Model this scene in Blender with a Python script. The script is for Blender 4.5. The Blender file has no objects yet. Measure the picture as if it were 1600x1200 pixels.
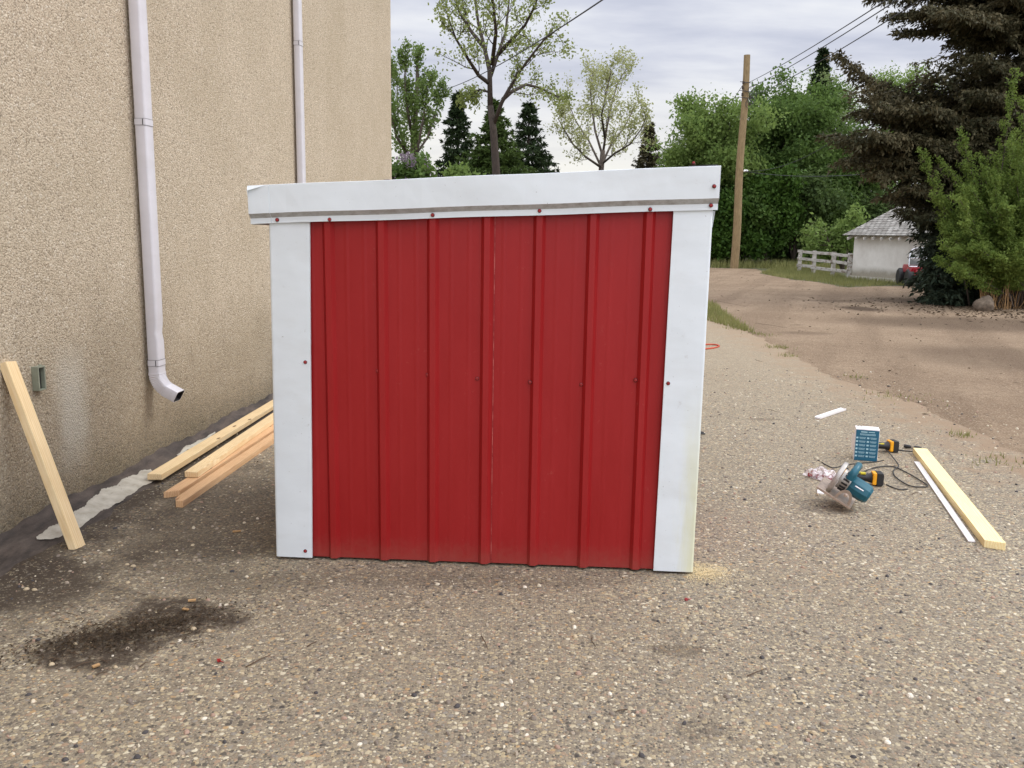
import bpy, bmesh, math, random
import numpy as np
from mathutils import Vector, Matrix
S = bpy.context.scene
COL = S.collection
R = math.radians

# ------------------------------------------------------------------ camera, sky, sun, exposure
FPX, HC, PITCH, ROLL = 1370.0, 1.51, R(9.8), 0.016
_F = Vector((0, math.cos(PITCH), -math.sin(PITCH)))
_U = Vector((0, math.sin(PITCH), math.cos(PITCH)))
_X = Vector((1, 0, 0))
RC = _X * math.cos(ROLL) + _U * math.sin(ROLL)
UC = -_X * math.sin(ROLL) + _U * math.cos(ROLL)
CAM = Vector((0, 0, HC))
cd = bpy.data.cameras.new("camera"); cam = bpy.data.objects.new("camera", cd); COL.objects.link(cam)
cd.sensor_width = 36.0; cd.lens = FPX / 1600 * 36; cd.clip_start = 0.05; cd.clip_end = 3000
m = Matrix((RC, UC, -_F)).transposed().to_4x4(); m.translation = CAM
cam.matrix_world = m
S.camera = cam

SUN = Vector((0.70, 0.12, 0.72)).normalized()
w = bpy.data.worlds.new("World"); S.world = w; w.use_nodes = True
S.view_settings.view_transform = 'Standard'; S.view_settings.look = 'None'
S.view_settings.exposure = 0.0; S.view_settings.gamma = 1.0
ld = bpy.data.lights.new("sun", 'SUN'); ld.energy = 1.3; ld.angle = R(28); ld.color = (1, 0.96, 0.89)
sun = bpy.data.objects.new("sun", ld); COL.objects.link(sun)
sun.rotation_euler = SUN.to_track_quat('Z', 'Y').to_euler()


class NT:
    """small node-tree helper"""
    def __init__(s, nt):
        s.t = nt
    def n(s, typ, out=0, props=None, **ins):
        nd = s.t.nodes.new('ShaderNode' + typ)
        for k, v in (props or {}).items():
            setattr(nd, k, v)
        for k, v in ins.items():
            key = int(k[1:]) if k[0] == 'i' and k[1:].isdigit() else k.replace('_', ' ')
            s.put(nd.inputs[key], v)
        return nd.outputs[out]
    def put(s, sock, v):
        if isinstance(v, bpy.types.NodeSocket):
            s.t.links.new(v, sock)
        elif isinstance(v, (tuple, list)):
            if sock.type == 'RGBA' and len(v) == 3:
                v = (*v, 1)
            sock.default_value = v
        else:
            sock.default_value = v
    def math(s, op, a, b=0.0, c=None, clamp=False):
        d = dict(i0=a, i1=b)
        if c is not None: d['i2'] = c
        return s.n('Math', props=dict(operation=op, use_clamp=clamp), **d)
    def mix(s, f, a, b, mode='MIX'):
        nd = s.t.nodes.new('ShaderNodeMix'); nd.data_type = 'RGBA'; nd.blend_type = mode
        s.put(nd.inputs[0], f); s.put(nd.inputs[6], a); s.put(nd.inputs[7], b)
        return nd.outputs[2]
    def ramp(s, f, stops, interp='LINEAR'):
        nd = s.t.nodes.new('ShaderNodeValToRGB'); cr = nd.color_ramp; cr.interpolation = interp
        while len(cr.elements) < len(stops): cr.elements.new(0.5)
        for e, (p, c) in zip(cr.elements, stops):
            e.position = p
            e.color = (c, c, c, 1) if isinstance(c, (int, float)) else (*c, 1)
        s.put(nd.inputs[0], f)
        return nd.outputs[0]
    def step(s, f, lo, hi):
        nd = s.t.nodes.new('ShaderNodeMapRange'); nd.interpolation_type = 'SMOOTHSTEP'
        for i, v in zip((0, 1, 2, 3, 4), (f, lo, hi, 0.0, 1.0)): s.put(nd.inputs[i], v)
        return nd.outputs[0]
    def noise(s, vec, scale, detail=4, rough=0.55, out=0):
        return s.n('TexNoise', out, Vector=vec, Scale=float(scale), Detail=float(detail), Roughness=rough)
    def vmul(s, vec, v3):
        return s.n('VectorMath', props=dict(operation='MULTIPLY'), i0=vec, i1=v3)
    def vadd(s, a, b):
        return s.n('VectorMath', props=dict(operation='ADD'), i0=a, i1=b)
    def xyz(s, vec):
        nd = s.t.nodes.new('ShaderNodeSeparateXYZ'); s.put(nd.inputs[0], vec); return nd.outputs
    def spot(s, vec, cx, cy, rx, ry, warp, wn=None, lo=.55, hi=1.15):
        """1 inside an uneven-edged patch, 0 outside (world XY)"""
        o = s.xyz(vec)
        a = s.math('POWER', s.math('DIVIDE', s.math('SUBTRACT', o[0], cx), rx), 2)
        b = s.math('POWER', s.math('DIVIDE', s.math('SUBTRACT', o[1], cy), ry), 2)
        d = s.math('SQRT', s.math('ADD', a, b))
        d = s.math('ADD', d, s.math('MULTIPLY', s.math('SUBTRACT', wn, 0.5), warp))
        return s.math('SUBTRACT', 1.0, s.step(d, lo, hi))


def sr(r, g, b):
    f = lambda c: (c / 12.92 if c <= 0.04045 else ((c + 0.055) / 1.055) ** 2.4)
    return (f(r / 255), f(g / 255), f(b / 255))


# sky: Nishita behind a broken overcast
nt = NT(w.node_tree); w.node_tree.nodes.clear()
tc = nt.n('TexCoord')                       # generated = direction
sky = nt.n('TexSky', props=dict(sky_type='NISHITA', sun_disc=False, sun_elevation=math.asin(SUN.z),
                                sun_rotation=math.atan2(SUN.x, SUN.y), air_density=1.0, dust_density=2.0))
dirv = nt.n('NewGeometry', 4)
dirv = nt.n('VectorMath', props=dict(operation='SCALE'), i0=dirv, Scale=-1.0)
o = nt.xyz(tc)
zc = nt.math('MAXIMUM', o[2], 0.0)
den = nt.math('ADD', zc, 0.16)
pv = nt.n('CombineXYZ', X=nt.math('DIVIDE', o[0], den), Y=nt.math('DIVIDE', o[1], den), Z=0.0)
n1 = nt.noise(nt.vmul(pv, (1.0, 1.9, 1)), 0.95, 6, 0.52)
n2 = nt.noise(nt.vadd(nt.vmul(pv, (1.0, 2.0, 1)), (7, 3, 0)), 2.1, 5, 0.55)
cl = nt.math('ADD', nt.math('MULTIPLY', n1, 0.7), nt.math('MULTIPLY', n2, 0.3))
K = 10.0                                     # background strength is 0.1
ccol = nt.ramp(cl, [(0.36, (0.53, 0.565, 0.69)), (0.46, (0.68, 0.705, 0.81)), (0.54, (0.82, 0.84, 0.91)), (0.64, (0.97, 0.98, 1.0))])
up = nt.step(o[2], 0.22, 0.8)
back = nt.step(o[1], 0.3, -0.7)
gain = nt.math('ADD', 1.0, nt.math('ADD', nt.math('MULTIPLY', up, 1.35), nt.math('MULTIPLY', back, 1.25)))  # unseen sky overhead and behind the camera boosted to brighten the surfaces
glow = nt.math('MULTIPLY', nt.math('SUBTRACT', 1.0, nt.step(o[2], 0.03, 0.20)), nt.step(o[1], 0.75, 0.99))
ccol = nt.mix(nt.math('MULTIPLY', glow, 0.8), ccol, (1.0, 0.97, 0.88))
ccol = nt.n('VectorMath', props=dict(operation='SCALE'), i0=ccol, Scale=nt.math('MULTIPLY', gain, K))
fin = nt.mix(0.93, sky, ccol)
bg = nt.n('Background', Color=fin, Strength=0.1)
outw = w.node_tree.nodes.new('ShaderNodeOutputWorld'); w.node_tree.links.new(bg, outw.inputs[0])


# ------------------------------------------------------------------ placing helpers (points in the world)
def ray(x, y):
    return _F + RC * ((x - 800) / FPX) - UC * ((y - 600) / FPX)
def G(x, y, z=0.0):
    d = ray(x, y); return CAM + d * ((z - HC) / d.z)
def AT(x, y, Y):
    d = ray(x, y); return CAM + d * (Y / d.y)


# ------------------------------------------------------------------ mesh helpers
class MB:
    def __init__(s):
        s.v = []; s.f = []; s.m = []
    def add(s, vs, fs, mi=0):
        b = len(s.v); s.v += [tuple(v) for v in vs]; s.f += [tuple(i + b for i in f) for f in fs]; s.m += [mi] * len(fs)
        return s
    def box(s, c, d, M=None, mi=0, taper=1.0):
        hx, hy, hz = d[0] / 2, d[1] / 2, d[2] / 2
        vs = [Vector((sx * hx * (taper if sz > 0 else 1), sy * hy * (taper if sz > 0 else 1), sz * hz)) for sz in (-1, 1) for sx, sy in ((-1, -1), (1, -1), (1, 1), (-1, 1))]
        if M is not None: vs = [M @ v for v in vs]
        vs = [v + Vector(c) for v in vs]
        return s.add(vs, [(3, 2, 1, 0), (4, 5, 6, 7), (0, 1, 5, 4), (1, 2, 6, 5), (2, 3, 7, 6), (3, 0, 4, 7)], mi)
    def tube(s, pts, rad, k=6, cap=True, mi=0, close=False):
        pts = [Vector(p) for p in pts]
        if not hasattr(rad, '__len__'): rad = [rad] * len(pts)
        n = len(pts); rings = []
        t0 = (pts[1] - pts[0]).normalized()
        u = t0.orthogonal().normalized()
        for i in range(n):
            t = (pts[min(i + 1, n - 1)] - pts[max(i - 1, 0)]).normalized()
            u = (u - t * u.dot(t))
            u = u.normalized() if u.length > 1e-6 else t.orthogonal().normalized()
            v = t.cross(u)
            rings.append([pts[i] + (u * math.cos(2 * math.pi * j / k) + v * math.sin(2 * math.pi * j / k)) * rad[i] for j in range(k)])
        vs = [p for r in rings for p in r]; fs = []
        for i in range(n - 1):
            for j in range(k):
                a, b = i * k + j, i * k + (j + 1) % k
                fs.append((a, b, b + k, a + k))
        if cap:
            fs.append(tuple(reversed(range(k)))); fs.append(tuple(range((n - 1) * k, n * k)))
        return s.add(vs, fs, mi)
    def lathe(s, prof, c, M=None, k=20, mi=0):
        """prof: (radius, z)"""
        vs = []
        for r, z in prof:
            for j in range(k):
                a = 2 * math.pi * j / k
                vs.append(Vector((r * math.cos(a), r * math.sin(a), z)))
        if M is not None: vs = [M @ v for v in vs]
        vs = [v + Vector(c) for v in vs]
        fs = [(i * k + j, i * k + (j + 1) % k, (i + 1) * k + (j + 1) % k, (i + 1) * k + j) for i in range(len(prof) - 1) for j in range(k)]
        fs.append(tuple(reversed(range(k)))); fs.append(tuple(range((len(prof) - 1) * k, len(prof) * k)))
        return s.add(vs, fs, mi)
    def prism(s, poly, a, b, fx, mi=0):
        """2-D polygon extruded from a to b; fx(u, v, w) -> point"""
        n = len(poly)
        vs = [fx(u, v, a) for u, v in poly] + [fx(u, v, b) for u, v in poly]
        fs = [(i, (i + 1) % n, n + (i + 1) % n, n + i) for i in range(n)] + [tuple(reversed(range(n))), tuple(range(n, 2 * n))]
        return s.add(vs, fs, mi)
    def build(s, name, mats, parent=None, smooth=False, bevel=0.0, seg=2, loc=None, M=None, autosm=None):
        me = bpy.data.meshes.new(name); me.from_pydata(s.v, [], s.f)
        if not isinstance(mats, (list, tuple)): mats = [mats]
        for mt in mats: me.materials.append(mt)
        me.polygons.foreach_set('material_index', s.m)
        bm = bmesh.new(); bm.from_mesh(me); bmesh.ops.recalc_face_normals(bm, faces=bm.faces)
        if bevel:
            es = [e for e in bm.edges if len(e.link_faces) == 2 and e.calc_face_angle(0) > 0.5]
            bmesh.ops.bevel(bm, geom=es, offset=bevel, segments=seg, affect='EDGES', profile=0.6)
        bm.to_mesh(me); bm.free()
        if smooth:
            me.polygons.foreach_set('use_smooth', [True] * len(me.polygons))
            if autosm: me.set_sharp_from_angle(angle=R(autosm))
        o = bpy.data.objects.new(name, me); COL.objects.link(o)
        if M is not None: o.matrix_world = M
        if loc is not None: o.location = loc
        if parent is not None:
            o.parent = parent
        return o


def tag(o, label=None, cat=None, group=None, kind=None):
    if label: o['label'] = label
    if cat: o['category'] = cat
    if group: o['group'] = group
    if kind: o['kind'] = kind
    return o
def thing(name, label, cat, group=None, loc=(0, 0, 0), M=None):
    o = bpy.data.objects.new(name, None); COL.objects.link(o); o.empty_display_size = 0.1
    if M is not None: o.matrix_world = M
    else: o.location = loc
    return tag(o, label, cat, group)
def frame(org, x, z=None, y=None):
    """matrix with local x along x, local z near z"""
    x = Vector(x).normalized()
    if y is not None:
        y = Vector(y); y = (y - x * y.dot(x)).normalized(); z = x.cross(y)
    else:
        z = Vector(z); z = (z - x * z.dot(x)).normalized(); y = z.cross(x)
    M = Matrix((x, y, z)).transposed().to_4x4(); M.translation = org
    return M
def np_mesh(name, V, k, mat, parent=None, tint=None, smooth=False):
    """V: (n*k,3) vertices of n separate k-gons"""
    V = np.asarray(V, dtype=np.float32).reshape(-1, 3); n = len(V) // k
    me = bpy.data.meshes.new(name)
    me.vertices.add(len(V)); me.vertices.foreach_set('co', V.ravel())
    me.loops.add(n * k); me.loops.foreach_set('vertex_index', np.arange(n * k, dtype=np.int32))
    me.polygons.add(n); me.polygons.foreach_set('loop_start', np.arange(0, n * k, k, dtype=np.int32))
    me.polygons.foreach_set('loop_total', np.full(n, k, dtype=np.int32))
    me.update(calc_edges=True)
    if tint is not None:
        at = me.attributes.new('tint', 'FLOAT', 'FACE'); at.data.foreach_set('value', np.asarray(tint, dtype=np.float32))
    me.materials.append(mat)
    o = bpy.data.objects.new(name, me); COL.objects.link(o)
    if parent is not None: o.parent = parent
    return o


# ------------------------------------------------------------------ materials
def mat(name):
    mt = bpy.data.materials.new(name); mt.use_nodes = True
    t = mt.node_tree; t.nodes.clear()
    n = NT(t)
    bs = t.nodes.new('ShaderNodeBsdfPrincipled'); ou = t.nodes.new('ShaderNodeOutputMaterial')
    t.links.new(bs.outputs[0], ou.inputs[0])
    return mt, n, bs
def simple(name, col, rough=0.5, metal=0.0, var=0.12, scale=30, bump=0.0, spec=0.5, coords='Object'):
    mt, n, bs = mat(name)
    c = n.n('TexCoord', {'Object': 3}[coords])
    nz = n.noise(c, scale, 5)
    cc = n.mix(n.ramp(nz, [(0.3, 0.0), (0.7, 1.0)]), tuple(x * (1 - var) for x in col), tuple(min(1, x * (1 + var)) for x in col))
    n.put(bs.inputs['Base Color'], cc); bs.inputs['Metallic'].default_value = metal
    n.put(bs.inputs['Roughness'], n.ramp(nz, [(0.2, max(0.02, rough - 0.08)), (0.8, min(1, rough + 0.08))]))
    bs.inputs['Specular IOR Level'].default_value = spec
    if bump:
        n.put(bs.inputs['Normal'], n.n('Bump', Strength=bump, Distance=0.01, Height=nz))
    return mt
def pos(n):
    return n.n('NewGeometry', 0)


def asphalt():
    mt, n, bs = mat('exposed_aggregate')
    p = pos(n)
    wq = n.noise(p, 26, 2, out=1)
    pw = n.vadd(p, n.n('VectorMath', props=dict(operation='SCALE'), i0=n.vadd(wq, (-0.5, -0.5, -0.5)), Scale=0.010))
    stops = [(0.0, sr(86, 81, 74)), (0.12, sr(133, 121, 103)), (0.28, sr(154, 142, 121)), (0.44, sr(114, 104, 92)), (0.53, sr(178, 162, 130)),
             (0.64, sr(160, 136, 113)), (0.72, sr(190, 177, 148)), (0.82, sr(142, 136, 126)), (0.89, sr(216, 206, 180)), (0.945, sr(184, 152, 110)), (0.972, sr(62, 60, 60))]
    def layer(scale, vec):
        v = n.t.nodes.new('ShaderNodeTexVoronoi'); v.voronoi_dimensions = '2D'
        n.put(v.inputs['Vector'], vec); v.inputs['Scale'].default_value = scale
        ch = n.t.nodes.new('ShaderNodeSeparateColor'); n.put(ch.inputs[0], v.outputs['Color'])
        return v.outputs['Distance'], ch.outputs
    d1, c1 = layer(57, pw)
    d2, c2 = layer(108, n.vadd(pw, (3.3, 1.7, 0)))
    fine = n.noise(p, 240, 3)
    mtx = n.mix(n.ramp(fine, [(0.35, 0.0), (0.65, 1.0)]), sr(108, 99, 86), sr(158, 147, 127))
    big = n.ramp(c1[0], stops, 'CONSTANT'); sml = n.ramp(c2[0], stops, 'CONSTANT')
    r1 = n.math('MULTIPLY_ADD', c1[1], 0.42, 0.18)
    m1 = n.step(n.math('SUBTRACT', r1, d1), -0.03, 0.03)
    m1 = n.math('MULTIPLY', m1, n.math('GREATER_THAN', c1[2], 0.30))
    m2 = n.step(n.math('SUBTRACT', n.math('MULTIPLY_ADD', c2[1], 0.35, 0.25), d2), -0.08, 0.08)
    Lp = n.noise(p, 2.6, 5, 0.65)
    m1 = n.math('MULTIPLY', m1, n.ramp(Lp, [(0.34, 0.45), (0.54, 1.0)]))
    col = n.mix(n.math('MULTIPLY', m2, 0.85), mtx, sml)
    col = n.mix(n.math('MULTIPLY', m1, 0.9), col, big)
    # broad mottling, dust, stains of the slab itself
    L = n.noise(p, 0.9, 5, 0.6); L2 = n.noise(p, 4.5, 5, 0.6)
    col = n.mix(n.ramp(L, [(0.35, 0.0), (0.7, 0.45)]), col, n.mix(0.5, col, sr(122, 107, 86), 'MIX'))
    o = n.xyz(p)
    edge = n.step(n.math('ADD', o[0], n.math('MULTIPLY', n.math('SUBTRACT', L2, 0.5), 2.4)), 2.9, 3.75)
    col = n.mix(n.math('MULTIPLY', edge, 0.95), col, n.mix(n.ramp(fine, [(.3, 0.), (.7, 1.)]), sr(120, 99, 79), sr(162, 139, 113)))
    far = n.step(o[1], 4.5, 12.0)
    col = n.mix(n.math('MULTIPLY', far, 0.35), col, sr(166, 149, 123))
    # soil washed along the foot of the wall, old damp soil spill, a few oil marks, shade painted beside and before the shed
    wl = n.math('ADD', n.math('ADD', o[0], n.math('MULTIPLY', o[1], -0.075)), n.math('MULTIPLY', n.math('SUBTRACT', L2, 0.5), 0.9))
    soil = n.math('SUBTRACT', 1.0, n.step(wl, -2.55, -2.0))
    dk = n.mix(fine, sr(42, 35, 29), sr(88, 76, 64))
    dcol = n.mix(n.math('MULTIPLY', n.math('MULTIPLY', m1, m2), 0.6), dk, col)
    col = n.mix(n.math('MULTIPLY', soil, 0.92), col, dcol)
    g1 = G(200, 975)
    ga, gb = G(150, 1015), G(265, 965)
    s1 = n.math('MAXIMUM', n.spot(p, ga.x, ga.y, .27, .22, 1.4, L2, .6, 1.0), n.spot(p, gb.x, gb.y, .31, .23, 1.4, L2, .6, 1.0))
    s1 = n.math('MULTIPLY', s1, n.ramp(n.noise(p, 22, 5, 0.7), [(0.36, 0.35), (0.50, 1.0)]))
    col = n.mix(n.math('MULTIPLY', s1, 0.96), col, n.mix(.45, dcol, dk))
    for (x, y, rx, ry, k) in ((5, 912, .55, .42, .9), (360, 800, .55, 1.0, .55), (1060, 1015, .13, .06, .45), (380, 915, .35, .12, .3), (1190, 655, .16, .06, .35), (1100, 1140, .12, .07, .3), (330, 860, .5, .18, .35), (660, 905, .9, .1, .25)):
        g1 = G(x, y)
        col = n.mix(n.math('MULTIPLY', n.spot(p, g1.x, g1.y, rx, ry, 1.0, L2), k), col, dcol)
    g1 = G(1092, 890)
    sd = n.math('MULTIPLY', n.spot(p, g1.x + .03, g1.y, 0.12, 0.10, 1.2, L2), n.ramp(n.noise(p, 60, 4, .7), [(.45, 0.), (.6, 1.)]))
    col = n.mix(n.math('MULTIPLY', sd, 0.6), col, sr(225, 200, 150))
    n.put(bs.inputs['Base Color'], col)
    bs.inputs['Roughness'].default_value = 0.85; bs.inputs['Specular IOR Level'].default_value = 0.25
    h = n.math('ADD', n.math('MULTIPLY', m1, n.math('SUBTRACT', 1.0, d1)), n.math('ADD', n.math('MULTIPLY', m2, 0.35), n.math('MULTIPLY', fine, 0.4)))
    n.put(bs.inputs['Normal'], n.n('Bump', Strength=0.6, Distance=0.005, Height=h))
    return mt


def dirt():
    mt, n, bs = mat('packed_dirt')
    p = pos(n)
    a = n.noise(p, 0.7, 6, 0.6); b = n.noise(p, 9, 6, 0.7); f = n.noise(p, 60, 4, 0.7)
    o = n.xyz(p)
    # wheel tracks run along the lane
    tr = n.noise(n.vmul(n.n('VectorRotate', props=dict(rotation_type='Z_AXIS'), Vector=p, Angle=R(22)), (1.3, 0.10, 1)), 1.0, 4, 0.55)
    col = n.mix(n.ramp(a, [(0.3, 0.0), (0.7, 1.0)]), sr(130, 109, 88), sr(156, 135, 111))
    col = n.mix(n.ramp(tr, [(0.46, 0.0), (0.58, 0.5)]), col, sr(112, 92, 73))
    col = n.mix(n.ramp(b, [(0.4, 0.0), (0.72, 0.5)]), col, sr(104, 87, 71))
    col = n.mix(n.ramp(f, [(0.52, 0.0), (0.68, 0.9)]), col, sr(186, 169, 144))
    col = n.mix(n.ramp(f, [(0.25, 0.5), (0.42, 0.0)]), col, sr(78, 66, 55))
    for (x, y, rx, ry, k) in ((1345, 482, .45, .75, .8), (1310, 470, .9, .5, .4), (1260, 520, .5, .25, .3), (1520, 505, 2.6, 1.6, .6), (1440, 470, 1.6, 1.2, .55), (1590, 560, 1.6, 1.5, .4)):
        g1 = G(x, y)
        col = n.mix(n.math('MULTIPLY', n.spot(p, g1.x, g1.y, rx, ry, 1.2, b), k), col, n.mix(f, sr(48, 40, 33), sr(100, 82, 66)))
    n.put(bs.inputs['Base Color'], col); bs.inputs['Roughness'].default_value = 0.95
    bs.inputs['Specular IOR Level'].default_value = 0.15
    n.put(bs.inputs['Normal'], n.n('Bump', Strength=0.8, Distance=0.05, Height=n.math('ADD', n.math('MULTIPLY', b, 1.2), n.math('MULTIPLY', f, 0.4))))
    return mt


def meadow():
    mt, n, bs = mat('rough_grass_ground')
    p = pos(n); a = n.noise(p, 0.5, 6, 0.6); f = n.noise(p, 14, 5, 0.7)
    col = n.mix(n.ramp(a, [(0.35, 0.0), (0.65, 1.0)]), sr(58, 70, 34), sr(96, 92, 58))
    col = n.mix(n.ramp(f, [(0.4, 0.0), (0.7, 0.7)]), col, sr(60, 52, 38))
    n.put(bs.inputs['Base Color'], col); bs.inputs['Roughness'].default_value = 0.95
    n.put(bs.inputs['Normal'], n.n('Bump', Strength=0.6, Distance=0.05, Height=f))
    return mt


def stucco():
    mt, n, bs = mat('pebbledash_stucco')
    p = pos(n)
    v = n.t.nodes.new('ShaderNodeTexVoronoi'); n.put(v.inputs['Vector'], p); v.inputs['Scale'].default_value = 92
    ch = n.t.nodes.new('ShaderNodeSeparateColor'); n.put(ch.inputs[0], v.outputs['Color'])
    f = n.noise(p, 130, 4, 0.65); a = n.noise(p, 1.3, 6, 0.6); sv = n.noise(n.vmul(p, (1.4, 1.4, 1.0)), 1.1, 6, 0.65)
    o = n.xyz(p)
    col = n.ramp(ch.outputs[0], [(0, sr(138, 124, 106)), (.15, sr(204, 188, 163)), (.45, sr(216, 201, 176)), (.75, sr(190, 173, 148)), (.92, sr(240, 231, 212))], 'CONSTANT')
    col = n.mix(0.55, col, n.mix(n.ramp(f, [(.35, 0.), (.65, 1.)]), sr(156, 140, 119), sr(224, 209, 184)))
    col = n.mix(n.ramp(a, [(.4, 0.), (.7, .4)]), col, n.mix(f, sr(150, 134, 108), sr(190, 175, 147)))
    # grime climbing from the ground, splash stains
    hz = n.math('ADD', o[2], n.math('MULTIPLY', n.math('SUBTRACT', sv, 0.5), 1.4))
    col = n.mix(n.math('MULTIPLY', n.math('SUBTRACT', 1.0, n.step(hz, 0.15, 1.35)), 0.5), col, n.mix(ch.outputs[1], sr(92, 82, 66), sr(150, 135, 108)))
    hz2 = n.math('ADD', o[2], n.math('MULTIPLY', n.math('SUBTRACT', sv, 0.5), 0.5))
    col = n.mix(n.math('MULTIPLY', n.math('SUBTRACT', 1.0, n.step(hz2, 0.0, 0.36)), 0.55), col, n.mix(ch.outputs[1], sr(66, 60, 47), sr(122, 108, 80)))
    # pale lime streak by the outlet box
    yy = n.math('ADD', n.math('SUBTRACT', o[1], 4.62), n.math('MULTIPLY', n.math('SUBTRACT', sv, .5), .35))
    st = n.math('MULTIPLY', n.math('SUBTRACT', 1.0, n.step(n.math('ABSOLUTE', yy), 0.05, 0.20)), n.math('SUBTRACT', 1.0, n.step(n.math('ABSOLUTE', n.math('SUBTRACT', o[2], .55)), 0.1, 0.42)))
    col = n.mix(n.math('MULTIPLY', st, 0.5), col, sr(205, 200, 186))
    n.put(bs.inputs['Base Color'], col); bs.inputs['Roughness'].default_value = 0.9; bs.inputs['Specular IOR Level'].default_value = 0.2
    h = n.math('ADD', n.math('MULTIPLY', n.math('SUBTRACT', 1.0, v.outputs['Distance']), 0.8), f)
    n.put(bs.inputs['Normal'], n.n('Bump', Strength=1.0, Distance=0.0075, Height=h))
    return mt


def wood(name, c1, c2, knots=True):
    """grain along object x"""
    mt, n, bs = mat(name)
    c = n.n('TexCoord', 3)
    oi = n.n('ObjectInfo', 5)
    c = n.vadd(c, n.n('CombineXYZ', X=n.math('MULTIPLY', oi, 13.0), Y=oi, Z=n.math('MULTIPLY', oi, 0.37)))
    wv = n.noise(n.vmul(c, (1.2, 26, 26)), 1.0, 3, 0.5)
    rg = n.t.nodes.new('ShaderNodeTexWave'); rg.wave_type = 'BANDS'; rg.bands_direction = 'Y'
    n.put(rg.inputs['Vector'], n.vadd(n.vmul(c, (0.25, 1, 1)), n.n('CombineXYZ', X=0.0, Y=n.math('MULTIPLY', wv, 0.03), Z=0.0)))
    rg.inputs['Scale'].default_value = 26; rg.inputs['Distortion'].default_value = 2.5; rg.inputs['Detail'].default_value = 2
    fib = n.noise(n.vmul(c, (8, 260, 260)), 1.0, 3)
    col = n.mix(n.ramp(rg.outputs[1], [(0.1, 0.), (0.9, .75)]), c1, c2)
    col = n.mix(n.ramp(fib, [(.4, 0.), (.7, .35)]), col, tuple(x * .72 for x in c2))
    col = n.mix(n.ramp(n.noise(c, 5, 4), [(.45, 0.), (.75, .4)]), col, tuple(x * .8 for x in c2))
    if knots:
        v = n.t.nodes.new('ShaderNodeTexVoronoi'); n.put(v.inputs['Vector'], n.vmul(c, (3.2, 9, 0))); v.inputs['Scale'].default_value = 1.0
        ch = n.t.nodes.new('ShaderNodeSeparateColor'); n.put(ch.inputs[0], v.outputs['Color'])
        k = n.math('MULTIPLY', n.math('SUBTRACT', 1.0, n.step(v.outputs['Distance'], .05, .12)), n.math('GREATER_THAN', ch.outputs[0], .4))
        col = n.mix(k, col, sr(96, 58, 26))
    n.put(bs.inputs['Base Color'], col); bs.inputs['Roughness'].default_value = 0.65
    bs.inputs['Specular IOR Level'].default_value = 0.3
    n.put(bs.inputs['Normal'], n.n('Bump', Strength=0.25, Distance=0.002, Height=fib))
    return mt


def red_metal():
    mt, n, bs = mat('red_painted_steel')
    p = pos(n)
    sm = n.noise(n.vmul(p, (6, 6, 1.6)), 1.0, 6, 0.65); sp = n.noise(p, 35, 5, 0.7)
    scr = n.noise(n.vmul(p, (190, 190, 3)), 1.0, 3, 0.6)
    col = n.mix(n.ramp(sm, [(.3, 0.), (.75, 1.)]), (.298, .0108, .0115), (.345, .0145, .0150))
    col = n.mix(n.math('MULTIPLY', n.ramp(sp, [(.62, 0.), (.78, 1.)]), n.ramp(sm, [(.46, 0.), (.66, .42)])), col, sr(196, 128, 116))
    col = n.mix(n.math('MULTIPLY', n.ramp(scr, [(.75, 0.), (.80, .4)]), n.ramp(n.noise(p, 5, 3), [(.56, 0.), (.66, .6)])), col, sr(205, 140, 130))
    o = n.xyz(p)
    dust = n.math('MULTIPLY', n.math('SUBTRACT', 1.0, n.step(n.math('ADD', o[2], n.math('MULTIPLY', sp, .16)), .06, .22)), .22)
    col = n.mix(dust, col, sr(140, 110, 95))
    n.put(bs.inputs['Base Color'], col); n.put(bs.inputs['Roughness'], n.ramp(sm, [(.3, .34), (.7, .5)]))
    bs.inputs['Specular IOR Level'].default_value = 0.3
    n.put(bs.inputs['Normal'], n.n('Bump', Strength=0.30, Distance=0.008, Height=n.math('ADD', n.noise(n.vmul(p, (2.5, 2.5, 2)), 1.5, 3), n.math('MULTIPLY', n.noise(p, 900, 2), .01))))
    return mt


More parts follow.
